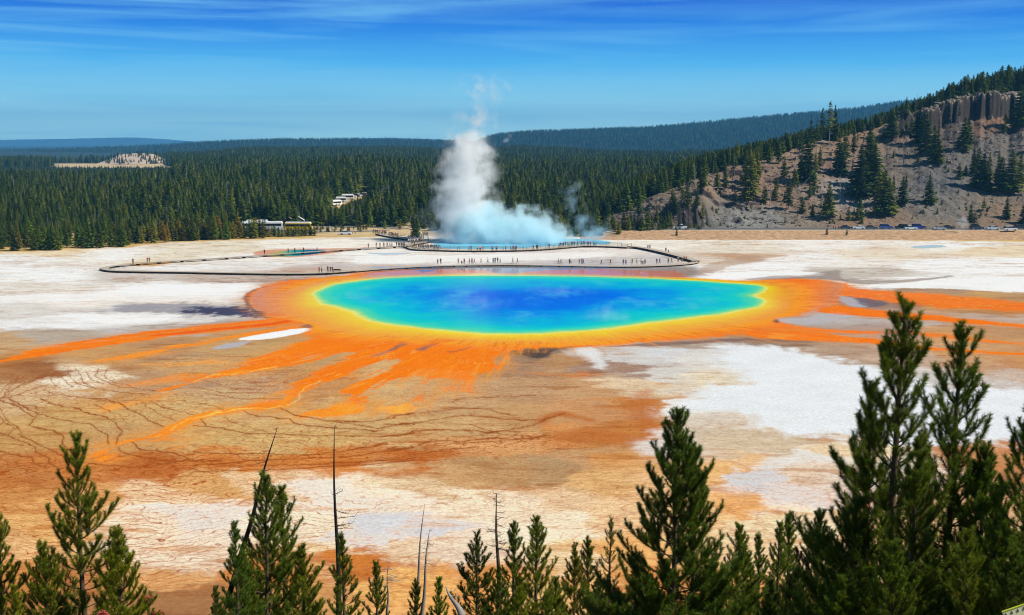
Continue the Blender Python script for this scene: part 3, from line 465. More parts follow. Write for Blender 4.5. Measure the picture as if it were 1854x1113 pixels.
mr3 = t.nodes.new('ShaderNodeMapRange'); mr3.inputs[3].default_value = 0; mr3.inputs[4].default_value = .05; a3 = t.nodes.new('ShaderNodeAttribute'); a3.attribute_name = 'gloss'; t.links.new(a3.outputs['Fac'], mr3.inputs[0]); t.links.new(mr3.outputs[0], t.nodes['Principled BSDF'].inputs['Specular IOR Level'])
mr2 = t.nodes.new('ShaderNodeMapRange'); mr2.inputs[3].default_value = .35; mr2.inputs[4].default_value = .02; t.links.new(a.outputs['Fac'], mr2.inputs[0]); t.links.new(mr2.outputs[0], t.nodes['Bump'].inputs['Strength'])
me.materials.append(mb_)
tag(link("geyser_basin", me), kind='structure')

# water sheets
def water(name, poly, colour, z=.02, bb=(0, 0)):
    pw = to_world(rnd_poly(poly)); px = [p[0] for p in pw]; py = [p[1] for p in pw]
    uu0, uu1 = min(p[0] for p in poly) - 8, max(p[0] for p in poly) + 8; v0, v1 = min(p[1] for p in poly) - 4, max(p[1] for p in poly) + 4
    a_, b_ = np.meshgrid(np.arange(uu0, uu1, 1.3), np.arange(v0, v1, .6)); x_, y_ = ground_xy(a_, b_); x_ = x_.astype(np.float32); y_ = y_.astype(np.float32)
    wa = fbm(x_, y_, 9, 5, 1); wb = fbm(x_, y_, 9, 5, 5); wc = fbm(x_, y_ * .45, 2.2, 4, 9); d = sdf_poly(x_ + .8 * wa + .35 * wc, y_ + 1.5 * wb, pw)
    keep = (d[:-1, :-1] > -.2) & (d[1:, 1:] > -.2) & (d[1:, :-1] > -.2) & (d[:-1, 1:] > -.2)
    c = colour(d.ravel(), x_.ravel(), y_.ravel(), a_.ravel(), b_.ravel())
    V, f, c = compact(np.stack([x_.ravel(), y_.ravel(), np.full(x_.size, z, np.float32)], 1), grid_faces(*x_.shape, keep), c)
    me = mesh_np(name, V, f, smoothf=True); add_col(me, "tint", c * K_ALB)
    m = mat(name + "_surface", rough=.2, attr="tint", spec=.001, noise=(.6, .03), bump=(.05, .05)); me.materials.append(m)
    return tag(link(name, me), kind='structure')
def spring_col(d, x, y, u, v):
    st = [(0, (226, 228, 120)), (.8, (150, 218, 130)), (2.0, (78, 210, 168)), (5, (20, 200, 196)), (11, (6, 184, 212)), (18, (4, 164, 220)), (25, (0, 140, 226)), (32, (0, 116, 228)), (42, (0, 100, 226))]
    nz_ = fbm(x, y, 20, 5, 201, .6) * 13 + fbm(x, y * .6, 5, 4, 207) * 4.0
    dd = np.clip(d + nz_ * smooth(2, 12, d), 0, 60)
    # off-centre vent: deepest blue toward the middle right
    dd = dd + 5 * np.exp(-(((u - 1030) / 110.) ** 2 + ((v - 552) / 26.) ** 2)) * smooth(4, 14, d) - (3 * smooth(700, 620, u) + 3 * smooth(1200, 1300, u)) * smooth(5, 14, d)
    dd = np.clip(dd, 0, 60)
    L = np.stack([np.interp(dd, [s[0] for s in st], [lin(s[1])[k] for s in st]) for k in range(3)], 1)
    pt = smooth(.0, .55, fbm(x, y * .5, 11, 6, 221, .66)) * smooth(5, 12, d) * .62; dp = smooth(.1, .5, fbm(x, y * .7, 13, 4, 231)) * smooth(14, 22, d) * .7; L = L * (1 - dp[:, None]) + lin((0, 104, 226)) * dp[:, None]; L = L * (1 - pt[:, None]) + lin((70, 186, 226)) * pt[:, None]  # pale patches: veils of steam over the pool, painted into the water colour
    return L * (1 + .06 * fbm(x, y, 1.5, 3, 215))[:, None]
water("spring_water", WATER, spring_col)
water("opal_pool_water", [(478, 462), (490, 457), (520, 453), (560, 451), (598, 452), (586, 457), (560, 461), (520, 465), (490, 465)],
      lambda d, x, y, u, v: np.stack([np.interp(u, [480, 505, 530, 560, 600], [lin(c)[k] for c in ((200, 150, 90), (175, 175, 90), (50, 160, 150), (0, 95, 140), (20, 120, 150))]) for k in range(3)], 1))
water("crater_water", [(770, 447), (800, 436), (850, 431), (950, 430), (1060, 432), (1110, 437), (1100, 443), (1040, 442), (990, 447), (900, 451), (820, 451)],
      lambda d, x, y, u, v: np.tile(lin((120, 198, 228)), (len(d), 1)) * (1 + .1 * fbm(x, y, 6, 3, 5))[:, None], z=.025)
water("far_pool_water", [(1645, 447), (1665, 444), (1700, 443), (1716, 445), (1700, 449), (1660, 450)],
      lambda d, x, y, u, v: np.tile(lin((175, 200, 212)), (len(d), 1)))
water("pale_pool_water", [(660, 459), (700, 457), (750, 457.5), (740, 460), (690, 461)],
      lambda d, x, y, u, v: np.tile(lin((185, 205, 225)), (len(d), 1)))
# ------------------------------------------------------------------ land beyond and around the basin
AZF = F / CP
def az(x, y): return 927 + AZF * x / y
def az_x(s, y): return (s - 927) * y / AZF
SINK = [(-900, 0), (1060, 0), (1110, 1), (3000, 1)]
def bank_amt(s): return np.interp(s, [1050, 1120], [0, 1])
# one wide ground sheet reaching the horizon, a step below everything else
xs = np.concatenate([-np.geomspace(60000, 400, 30), np.linspace(-380, 380, 20), np.geomspace(400, 60000, 30)]); ys_ = np.concatenate([np.linspace(-400, 2000, 40), np.geomspace(2100, 60000, 40)])
A, B = np.meshgrid(xs, ys_)
me = mesh_np("ground", np.stack([A.ravel(), B.ravel(), np.full(A.size, -.6)], 1), grid_faces(*A.shape), [mat("soil", (.022, .035, .018), noise=(.02, .4))])
tag(link("ground", me), kind='structure')

# slope under the viewer
A, B = np.meshgrid(np.linspace(-70, 70, 160), np.linspace(-25, 78, 150))
def slope_z(x, y):
    y = np.asarray(y, float); z = EYE - 1.75 - .47 * np.maximum(y, 0) - .0012 * np.maximum(y, 0) ** 2 + .15 * np.minimum(y, 0) * -1
    return np.maximum(z, -.3) + .25 * fbm(x, y, 6, 4, 301)
zz = slope_z(A, B)
me = mesh_np("overlook_slope", np.stack([A.ravel(), B.ravel(), zz.ravel()], 1), grid_faces(*A.shape), [mat("slope_soil", (.16, .11, .06), noise=(1.2, .35), bump=(.5, .1))], smoothf=True)
tag(link("overlook_slope", me), kind='structure')

# forest floor with its low wooded knoll
KN = ([-400, 280, 350, 430, 480, 700, 800, 880, 950, 1010, 1100, 1300, 2300], [300, 300, 290, 281, 278, 277, 280, 277, 273, 276, 283, 290, 290])
def land_z(x, y):
    s = az(x, y)
    vk = np.interp(s, *KN); zc = EYE + (258 - vk) / AZF * 2300
    z = .12 + np.maximum(zc, 0) * smooth(1600, 2300, y) * (1 - smooth(2350, 2900, y))
    z = z + 1.2 * fbm(x, y, 90, 3, 311) * smooth(480, 700, y) + (8 * fbm(x, y, 500, 2, 317)) * smooth(1900, 2300, y) * (s > 300)
    # terrace with the upper car park: rises gently toward the right behind the bus park
    z = z + 4.5 * np.exp(-((s - 640) / 120.) ** 2) * smooth(560, 640, y) * (1 - smooth(900, 1100, y))
    # right: rises behind the rocky hill
    z = z + smooth(1080, 1500, s) * smooth(520, 900, y) * 10
    return z
sa = np.arange(-700, 2500, 14.); ya = np.concatenate([np.arange(426, 900, 5.), np.geomspace(900, 2950, 86)])
S_, B = np.meshgrid(sa, ya); A = az_x(S_, B); Z = land_z(A, B); Z[0] = -.1
n1 = fbm(A, B, 30, 4, 331); n2 = fbm(A, B, 6, 4, 333)
cf = (lin((96, 92, 58)) + (lin((45, 58, 38)) - lin((96, 92, 58))) * smooth(600, 1500, B)[..., None]) * (1 + .35 * n1)[..., None]
tan_ = lin((206, 180, 135)) * (1 + .18 * n1 + .15 * n2)[..., None]
mk = np.maximum.reduce([smooth(550, 590, S_) * smooth(830, 780, S_) * smooth(560, 520, B + 8 * n1), smooth(440, 432, B + 6 * n1), smooth(1560, 1620, B) * smooth(1960, 1900, B) * smooth(330, 290, S_ + 20 * n1) * smooth(80, 110, S_),
   smooth(586, 596, S_) * smooth(672, 664, S_) * smooth(30, 22, np.abs(B - (578 + (S_ - 595) * 1.15))), np.exp(-((S_ - 440) / 60) ** 2) * smooth(520, 470, B)])[..., None]
cf = cf * (1 - mk) + tan_ * mk
me = mesh_np("forest_floor", np.stack([A.ravel(), B.ravel(), Z.ravel()], 1), grid_faces(*A.shape), [mat("forest_soil", attr="tint", noise=(.4, .25))], smoothf=True); add_col(me, "tint", cf.reshape(-1, 3) * .8)
tag(link("forest_floor", me), kind='structure')

# rocky hill on the right
CREST = ([1040, 1085, 1120, 1180, 1214, 1275, 1340, 1408, 1465, 1573, 1627, 1681, 1717, 1771, 1854, 2100, 2500], [420, 402, 384, 356, 342, 318, 298, 280, 258, 236, 213, 196, 184, 173, 166, 150, 150])
CRY = ([1040, 1100, 1214, 1400, 1600, 1854, 2500], [440, 448, 478, 520, 560, 590, 620])
Y0 = 436.5
def hill_z(x, y):
    s = az(x, y); yc = np.interp(s, *CRY); vc = np.interp(s, *CREST); zc = EYE + (258 - vc) / AZF * yc
    t = np.clip((y - Y0) / (yc - Y0), 0, 1.0)
    gul = fbm(x + y * .35, y * .25, 13, 4, 341); rock = fbm(x, y, 3.2, 4, 345)
    p = .88 * t + .12 * smooth(0, 1, t)
    # columnar cliff along the upper rim
    cl = smooth(1560, 1640, s) * smooth(1852, 1826, s + 6 * rock); tc_ = .80 + .12 * fbm(s, s * 0, 55, 4, 351)
    lo = .80 * t / np.maximum(tc_, .01) * .96
    p_c = np.where(t < tc_, lo, .77 + .21 * smooth(tc_, tc_ + .035, t) + .02 * smooth(.9, 1, t)); p = p * (1 - cl) + p_c * cl
    # rock wall at the foot, left end
    wl = smooth(1120, 1160, s) * smooth(1312, 1270, s + 8 * rock)
    p_w = .50 * smooth(0, .20, t) + .50 * smooth(.16, 1, t) ** .9; p = p * (1 - wl) + p_w * wl
    z = 2.2 + (zc - 2.2) * p
    ledge = fbm(x, y, 17, 4, 347)
    env = smooth(0, .08, t) * smooth(1.0, .93, t)
    cols = fbm(x * 1.0, y * .1, 2.0, 3, 355)
    z = z + env * (gul * 1.7 + rock * (.7 + 1.6 * cl * smooth(.75, .85, t)) + 2.2 * smooth(.1, .35, ledge) * smooth(1500, 1300, s)) + cols * (3.2 * cl * smooth(.76, .84, t) * smooth(.99, .9, t) + 2.6 * wl * smooth(0, .05, t) * smooth(.3, .2, t))
    z = z - .02 * np.maximum(y - yc, 0) + .5 * fbm(x, y, 20, 3, 361) * (y > yc) * smooth(0, 20, y - yc)
    m = smooth(1048, 1100, s); return z * m + (-.3) * (1 - m)
sa = np.arange(1046, 2240, 1.9); ta = np.concatenate([np.linspace(0, 1, 330), np.linspace(1.02, 2.6, 40)])
S_, T_ = np.meshgrid(sa, ta); B = Y0 + (np.interp(S_, *CRY) - Y0) * T_; A = az_x(S_, B); Z = hill_z(A, B)
HC = """1150 395 120 105 92;1200 385 96 84 76;1250 392 88 78 70;1180 370 150 130 108;1250 372 160 138 112;1300 398 150 142 132;1340 400 172 166 158;1390 396 166 158 148;1450 395 166 146 124;1450 380 168 138 110;1550 390 172 134 102;1400 350 174 136 108;1350 330 176 142 116
1500 300 166 132 108;1600 320 150 130 112;1650 350 134 126 120;1700 330 128 122 118;1750 300 132 122 114;1700 380 148 136 124;1820 385 166 134 104;1820 350 152 134 114;1820 250 130 118 108;1800 225 160 116 86;1640 240 150 122 98;1560 245 180 140 108;1480 268 186 150 118
1530 335 186 172 160;1550 370 190 178 166;1600 400 176 142 112;1700 405 160 138 114;1650 275 138 122 108;1720 240 120 104 94;1780 280 130 120 112;1300 330 172 140 110;1230 350 168 142 116;1600 218 186 160 128;1700 190 190 166 140;1800 172 186 166 144"""
P = np.array([[float(t) for t in s.split()] for l in HC.split('\n') for s in l.split(';')], np.float32); C = lin(P[:, 2:5])
hu, hv = project(A, B, Z); w1 = fbm(A, B, 8, 4, 371); w2 = fbm(A, B, 8, 4, 373); num = 0; den = 0
for k in range(len(P)):
    d2 = ((hu + 26 * w1 - P[k, 0]) * .7) ** 2 + (hv + 14 * w2 - P[k, 1]) ** 2 + 20; wt = 1 / d2 ** 2; num = num + wt[..., None] * C[k]; den = den + wt
cf = num / den[..., None]
dzy = np.abs(np.gradient(Z, axis=0)) / np.maximum(np.abs(np.gradient(B, axis=0)), .05); steep = smooth(.75, 1.6, dzy)[..., None]
cf = cf * (1 - steep) + (lin((74, 60, 54)) * (1 + .9 * fbm(A * 1.0, B * .1, 1.5, 3, 379))[..., None]) * steep
gs = fbm(A, B, 1.2, 4, 381, .7); cf = cf * (1 + .38 * gs + .2 * w1)[..., None]
dk = smooth(.42, .6, fbm(A, B, 2.2, 3, 383))[..., None] * .45; cf = cf * (1 - dk)
me = mesh_np("rocky_hill", np.stack([A.ravel(), B.ravel(), Z.ravel()], 1), grid_faces(*A.shape), [mat("hill_scree", attr="tint", noise=(.9, .3), bump=(.9, .5))], smoothf=True); add_col(me, "tint", np.clip(cf.reshape(-1, 3) * .48 * np.array([.95, 1, 1.06]), .01, 1))
tag(link("rocky_hill", me), kind='structure')

def ground_height(x, y):
    s = az(x, y)
    if s > 1060 and y >= Y0: return float(hill_z(np.array([x]), np.array([y]))[0])
    if s > 1060 and y > 411: return float(np.interp(y, [409, 423, 436.5], [0, 2.1, 2.2]) * bank_amt(s))
    if y > 426: return float(land_z(np.array([x]), np.array([y]))[0])
    return 0.0
def on_land(u, v):
    """walk down the line of sight until it meets the land"""
    a = (u - 927) / F; b = (556.5 - v) / F; dy = CP + b * SP; dz = -SP + b * CP
    ys = np.concatenate([np.arange(300, 900, 1.0), np.arange(900, 2600, 4.0)]); x = a / dy * ys; z = EYE + dz / dy * ys
    s = az(x, ys); hz = np.where(ys < 411, 0, np.where((s > 1060) & (ys >= Y0), hill_z(x, np.maximum(ys, Y0)), np.where((s > 1060), np.interp(ys, [409, 423, 436.5], [0, 2.1, 2.2]) * bank_amt(s), np.where(ys > 426, land_z(x, ys), 0))))
    k = np.argmax(z < hz) if (z < hz).any() else 300
    return float(x[k]), float(ys[k]), float(hz[k])

# road on its bank along the foot of the hill
def strip(name, rows, m, s0=1052, s1=2240, step=6.):
    sa = np.arange(s0, s1, step); V = []; 
    for (y, z) in rows:
        x = az_x(sa, y); V.append(np.stack([x, np.full_like(x, y), z * bank_amt(sa) - .02 * (1 - bank_amt(sa)) + .08 * fbm(x, x * 0 + y, 5, 3, 391) * (name == 'road_bank') * (y < 422)], 1))
    me = mesh_np(name, np.concatenate(V), grid_faces(len(rows), len(sa)), [m], smoothf=False); return tag(link(name, me), kind='structure')
strip('road_bank', [(408.5, -.1), (410.5, .25), (413, .7), (416, 1.1), (419, 1.55), (422, 2.0), (423.4, 2.2), (424.6, 2.26)], mat("bank_soil", tuple(lin((196, 158, 120)) * .75), noise=(.6, .5), bump=(.8, .4)))
strip('road_shoulder', [(424.6, 2.26), (426.2, 2.28)], mat("gravel", tuple(lin((226, 214, 198)) * .8), noise=(2, .15)))
strip('road', [(426.2, 2.28), (437.2, 2.2)], mat("asphalt", (.10, .10, .10), noise=(1, .15)))
# roads and paths of the bus park
def ribbon(name, pts, wd, col, z=.14, rough=.9):
    sm = []; pw = [ground_xy(u, v, 0) for u, v in pts]
    V = []; n = len(pw)
    for i, (x, y) in enumerate(pw):
        x0, y0 = pw[max(i - 1, 0)]; x1, y1 = pw[min(i + 1, n - 1)]; dx, dy = x1 - x0, y1 - y0; L = math.hypot(dx, dy); nx, ny = -dy / L * wd / 2, dx / L * wd / 2
        V += [(x - nx, y - ny, z + ground_height(x, y)), (x + nx, y + ny, z + ground_height(x, y))]
    f = [(2 * i, 2 * i + 2, 2 * i + 3, 2 * i + 1) for i in range(n - 1)]
    return tag(link(name, mesh_np(name, np.array(V), np.array(f), [mat(name + "_surface", col, rough, noise=(.8, .12))])), kind='structure')
ribbon('access_road', [(570, 413.5), (620, 412.2), (670, 411.5), (700, 412.5), (735, 415)], 5, (.2, .2, .2))
ribbon('visitor_path', [(540, 421), (590, 420), (640, 419.5), (690, 418), (700, 416.5)], 4, (.22, .21, .2))
ribbon('parking_apron', [(420, 416), (480, 414.5), (570, 414)], 26, (.28, .26, .24))

# far ridges
def ridge(name, crest, D, depth, col, seed, s0=-500, s1=2500, rough_=6., top=.0):
    sa = np.arange(s0, s1, 2.2); ta = np.linspace(0, 1.6, 46); S_, T_ = np.meshgrid(sa, ta); B = D - depth + depth * T_; A = az_x(S_, B)
    vc = np.interp(S_, *zip(*crest)); zc = EYE + (258 - vc) / AZF * D
    Z = np.where(T_ <= 1, -40 + (zc + 40) * smooth(-.15, 1.0, T_) , zc - (T_ - 1) * depth * .12) + rough_ * fbm(A, B, depth * .22, 4, seed) * smooth(0, .3, T_) * (1 - .8 * smooth(.7, 1, T_))
    Z += top * np.abs(fbm(A, B, D * .0022, 2, seed + 5)) * smooth(.9, 1, T_)
    me = mesh_np(name, np.stack([A.ravel(), B.ravel(), Z.ravel()], 1), grid_faces(*A.shape), smoothf=True)
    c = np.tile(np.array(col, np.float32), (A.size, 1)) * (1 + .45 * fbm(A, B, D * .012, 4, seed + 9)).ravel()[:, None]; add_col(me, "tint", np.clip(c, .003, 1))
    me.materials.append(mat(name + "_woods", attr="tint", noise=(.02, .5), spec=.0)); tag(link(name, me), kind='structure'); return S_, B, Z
RIDGE_R = [(-500, 300), (820, 275), (850, 266), (880, 254), (905, 248), (950, 244), (1050, 241), (1170, 237), (1250, 229), (1400, 216), (1450, 212), (1560, 201), (1620, 192), (1760, 180), (2500, 170)]
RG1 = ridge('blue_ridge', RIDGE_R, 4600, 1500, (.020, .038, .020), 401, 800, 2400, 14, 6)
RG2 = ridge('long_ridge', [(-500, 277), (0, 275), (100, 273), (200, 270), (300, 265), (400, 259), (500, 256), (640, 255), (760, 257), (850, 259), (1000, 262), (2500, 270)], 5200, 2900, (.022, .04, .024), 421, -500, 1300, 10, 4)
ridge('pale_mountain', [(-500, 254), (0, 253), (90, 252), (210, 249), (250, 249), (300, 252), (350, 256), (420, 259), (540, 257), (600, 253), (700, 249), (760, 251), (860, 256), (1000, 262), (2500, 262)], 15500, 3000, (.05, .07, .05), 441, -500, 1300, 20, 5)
# sunlit bare hillocks at the far left
BARE = [(-400, 304), (-60, 301), (10, 298), (40, 297), (70, 301), (95, 306), (110, 304), (150, 301), (175, 299), (215, 284), (250, 281), (280, 283), (296, 290), (315, 304), (2500, 320)]
sa = np.arange(-400, 330, 3.); ta = np.linspace(0, 1.5, 40); S_, T_ = np.meshgrid(sa, ta); B = 1850 + 130 * T_; A = az_x(S_, B)
zc = np.maximum(EYE + (258 - np.interp(S_, *zip(*BARE)) + 4) / AZF * 1980, -1); Z = np.where(T_ < 1, zc * smooth(-.05, 1, T_), zc * (1 - smooth(1, 1.5, T_))) + .1 + .8 * fbm(A, B, 25, 3, 451) * smooth(0, .2, T_)
me = mesh_np("bare_hillock", np.stack([A.ravel(), B.ravel(), Z.ravel()], 1), grid_faces(*A.shape), [mat("dry_grass", tuple(lin((205, 182, 160)) * .8), noise=(.03, .2))], smoothf=True)
tag(link("bare_hillock", me), kind='structure')
def hillock_z(x, y):
    s = az(x, y); zc = np.maximum(EYE + (258 - np.interp(s, *zip(*BARE)) + 4) / AZF * 1980, -1); return zc * smooth(-.05, 1, (y - 1850) / 130.)

# haze: one box of pale air round everything
m = bpy.data.materials.new("air"); m.use_nodes = True; t = m.node_tree; t.nodes.remove(t.nodes['Principled BSDF']); pv = t.nodes.new('ShaderNodeVolumePrincipled')
pv.inputs['Color'].default_value = (.12, .50, 1, 1); pv.inputs['Density'].default_value = 8.5e-5; pv.inputs['Anisotropy'].default_value = 0
t.links.new(pv.outputs[0], t.nodes['Material Output'].inputs['Volume'])
hb = MB(); hb.box((0, 8500, 218), (26000, 19000, 520)); h = hb.build("haze", m); tag(h, kind='stuff')
# ------------------------------------------------------------------ conifers seen from afar
def foliage_mat(name, cols, rough=.75, transl=.0):
    m = bpy.data.materials.new(name); m.use_nodes = True; t = m.node_tree; b = t.nodes['Principled BSDF']; b.inputs['Roughness'].default_value = rough; b.inputs['Specular IOR Level'].default_value = .15
    oi = t.nodes.new('ShaderNodeObjectInfo'); r = t.nodes.new('ShaderNodeValToRGB'); r.color_ramp.interpolation = 'LINEAR'
    r.color_ramp.elements[0].color = cols[0] + (1,); r.color_ramp.elements[1].color = cols[-1] + (1,)
    for i, c in enumerate(cols[1:-1]): e = r.color_ramp.elements.new((i + 1) / (len(cols) - 1)); e.color = c + (1,)
    t.links.new(oi.outputs['Random'], r.inputs[0])
    a = t.nodes.new('ShaderNodeAttribute'); a.attribute_name = 'shade'
    mr = t.nodes.new('ShaderNodeMapRange'); mr.inputs[3].default_value = .4; mr.inputs[4].default_value = 1.65; t.links.new(a.outputs['Fac'], mr.inputs[0])
    mx = t.nodes.new('ShaderNodeVectorMath'); mx.operation = 'SCALE'; t.links.new(r.outputs[0], mx.inputs[0]); t.links.new(mr.outputs[0], mx.inputs['Scale'])
    oc = t.nodes.new('ShaderNodeVectorMath'); oc.operation = 'MULTIPLY'; t.links.new(mx.outputs[0], oc.inputs[0]); t.links.new(oi.outputs['Color'], oc.inputs[1])
    t.links.new(oc.outputs[0], b.inputs['Base Color'])
    return m
M_FAR = foliage_mat("conifer_needles", [(.020, .042, .003), (.052, .092, .005), (.090, .130, .007), (.165, .175, .014)])
M_BARK = mat("bark", (.13, .095, .07), .9, noise=(3, .3)); M_SNAG = mat("weathered_wood", (.30, .27, .25), .9, noise=(2, .25)); M_BURN = mat("charred_wood", (.025, .02, .02), .8)

def crown_mesh(name, seed, wid=.19, base=.12, whorls=26, per=8, clump=5, ragged=.35, round_=0.):
    """unit-height conifer crown built of many small needle sprays"""
    r = np.random.RandomState(seed); V = []; Fs = []; sh = []; n = 0
    for w_ in range(whorls):
        q = (w_ + r.rand() * .6) / whorls; z = base + (1 - base) * q + r.randn() * .004; prof = (1 - q) ** (.75 - .3 * round_) * (1 - .35 * round_ * (1 - q) ** 3) * min(1, .45 + q * 5)
        for k in range(per):
            if r.rand() < .10: continue
            L = wid * prof * (1 - ragged + 2 * ragged * r.rand()) + .008; ang = r.rand() * 6.283; z = base + (1 - base) * min(1, q + r.randn() * .012); ca, sa_ = math.cos(ang), math.sin(ang)
            rise = L * (.15 - .55 * (1 - q) + .9 * max(0, q - .75)); wd = .010 + L * .30
            for c in range(clump):
                f0 = c / clump; f1 = min(1, f0 + .55 + .2 * r.rand()); 
                o0 = (r.rand() - .5) * wd * (1 - f0); p0 = np.array([ca * L * f0 - sa_ * o0, sa_ * L * f0 + ca * o0, z + rise * f0 + .006 * r.randn()])
                s1 = (r.rand() - .5) * wd * 2.0; p1 = np.array([ca * L * f1 - sa_ * s1, sa_ * L * f1 + ca * s1, z + rise * f1 - .012 * r.rand() + .012 * r.rand()])
                t_ = wd * .42; ax = np.array([-sa_ * t_, ca * t_, (r.rand() - .5) * t_ * 2.2 + .004])
                V += [p0 - ax * .5, p0 + ax * .6, p1 + ax * .25, p1 - ax * .3]; Fs.append([n, n + 1, n + 2, n + 3]); sh += [r.rand() * .8 + .2 * f1] * 4; n += 4
    for k in range(4):                                             # leader
        a = k * 1.57; V += [(.006 * math.cos(a), .006 * math.sin(a), .93), (.006 * math.cos(a + 2), .006 * math.sin(a + 2), .93), (0, 0, 1.03)]
    V = np.array(V); F4 = np.array(Fs); F3 = np.arange(n, n + 12).reshape(4, 3)
    me = mesh_np(name, V, [F4, F3], [M_FAR]); add_f(me, 'shade', np.array(sh + [.5] * 12)); return me
def trunk_mesh(name, m, r0=.013, h=.97, twigs=0, seed=0, lean=0):
    b = MB(); r = random.Random(seed); b.tube([(0, 0, -.04), (lean * .3, 0, h * .5), (lean, 0, h)], [r0, r0 * .65, r0 * .12], 6)
    for k in range(twigs):
        z = h * (.25 + .72 * r.random()); a = r.random() * 6.28; L = (.05 + .09 * r.random()) * (1.1 - z / h * .7); x0 = lean * z / h
        b.tube([(x0, 0, z), (x0 + L * .6 * math.cos(a), L * .6 * math.sin(a), z + L * .1), (x0 + L * math.cos(a), L * math.sin(a), z + L * .35)], [.0035, .0022, .0008], 3, False)
    return b.mesh(name, m)
CR = [crown_mesh("crown", 1, .17, .1, 34, 8), crown_mesh("crown", 2, .20, .06, 38, 9, 5, .45), crown_mesh("crown", 3, .13, .14, 34), crown_mesh("crown", 4, .19, .22, 24, 7, 5, .5), crown_mesh("crown", 5, .27, .03, 22, 9, 5, .3, .6), crown_mesh("crown", 6, .10, .42, 22, 6, 4, .5)]
TR = [trunk_mesh("trunk", M_BARK, .012), trunk_mesh("trunk", M_BARK, .013), trunk_mesh("trunk", M_BARK, .010), trunk_mesh("trunk", M_SNAG, .012, twigs=14, seed=3), trunk_mesh("trunk", M_BARK, .014), trunk_mesh("trunk", M_SNAG, .009, twigs=10, seed=9)]
SNAG = [trunk_mesh("dead_tree", M_SNAG, .013, 1.0, 16, 21, .04), trunk_mesh("dead_tree", M_SNAG, .015, 1.0, 26, 22, -.05), trunk_mesh("dead_tree", M_SNAG, .012, 1.0, 8, 23, .1)]
rnd = random.Random(11); N_CON = 0
def conifer(x, y, z, h, k, label, group, tint=(1, 1, 1), wide=1.0):
    global N_CON
    o = empty("conifer", (x, y, z - .05), rnd.random() * 6.28); o.scale = (h * wide, h * wide, h); tag(o, label, "conifer", group)
    for nm, me in (("crown", CR[k]), ("trunk", TR[k])):
        c = link(nm, me, o); c.color = tint + (1,)
    N_CON += 1; return o
def snag(x, y, z, h, k, label, group, tilt=0):
    o = link("dead_tree", SNAG[k]); o.location = (x, y, z - .1); o.rotation_euler = (0, tilt, rnd.random() * 6.28 if not tilt else rnd.choice([0, .4, -.4])); o.scale = (h, h, h); return tag(o, label, "dead tree", group)
# -- trees standing on the rocky hill: (base u, base v, height px, variant)
HT = """1217 372 30 0;1222 392 26 4;1244 382 36 4;1262 378 40 0;1275 345 52 2;1268 350 44 0;1272 394 24 4;1298 347 40 0;1313 344 46 2;1326 330 58 5;1330 372 28 4;1350 330 60 0;1362 344 74 0;1356 366 92 1;1384 370 32 4;1371 330 62 2
1392 302 48 2;1410 296 42 0;1427 380 62 2;1420 322 40 0;1438 330 24 4;1440 336 30 4;1452 387 30 4;1450 304 66 5;1467 290 72 5;1461 330 84 1;1476 316 40 2;1484 307 40 2;1478 274 58 5;1488 260 64 5;1500 394 62 1;1501 270 84 5;1510 262 70 2;1518 310 72 0;1522 318 58 1
1466 362 34 2;1474 350 44 0;1530 290 60 0;1545 284 52 2;1556 360 94 1;1560 370 66 2;1573 318 84 1;1575 340 98 1;1582 350 88 1;1590 370 60 4;1600 392 84 1;1608 388 64 1;1617 352 36 2;1634 372 50 1;1682 370 54 1;1616 244 46 2;1640 224 40 2
1664 260 60 1;1676 280 72 1;1690 296 68 0;1697 300 58 1;1640 262 44 5;1650 248 34 4;1614 252 50 1;1745 275 62 1;1752 262 50 1;1770 340 72 1;1780 344 66 1;1790 336 60 2;1762 318 48 0;1806 344 70 2;1812 350 64 1;1830 352 76 1;1846 340 62 0;1822 398 38 1;1853 406 40 1
1736 326 30 4;1845 230 74 1;1852 226 60 1;1764 416 32 4;1497 425 13 4;1533 426 12 4;1225 428 14 4;1543 320 36 5;1556 330 30 4;1406 345 22 4;1640 345 30 2;1536 400 26 4;1230 350 30 2;1246 340 34 0;1236 362 22 4;1500 430 0 4"""
for s_ in HT.replace('\n', ';').split(';'):
    u, v, hp, k = [float(t) for t in s_.split()]
    if hp < 5: continue
    x, y, z = on_land(u, v); h = hp * y / F
    row = 'upper' if v < 300 else ('middle' if v < 362 else 'lower'); side = 'left' if u < 1420 else ('centre' if u < 1620 else 'right')
    sz = 'tall' if hp > 62 else ('medium' if hp > 36 else 'small'); look = {0: 'pointed green', 1: 'broad dark green', 2: 'slim green', 3: 'grey-trunked', 4: 'bushy olive green', 5: 'spindly bare-trunked'}[int(k)]
    lab = "%s %s conifer on the %s %s of the rocky hill" % (sz, look, row, side)
    if v > 410: lab = "small bushy conifer on the tan road bank, " + {1497: "left of the two rounder ones", 1533: "right of the two rounder ones", 1225: "near the pale car", 1764: "beside the parked cars"}[int(u)]
    conifer(x, y, z, h, int(k), lab, "conifers on the rocky hill: " + ("bank" if v > 410 else sz + look + row + side), wide=rnd.uniform(.85, 1.1) * (1.25 if k == 1 else 1), tint=(.8, .8, .9) if k == 1 else (1.05, .95, .9))
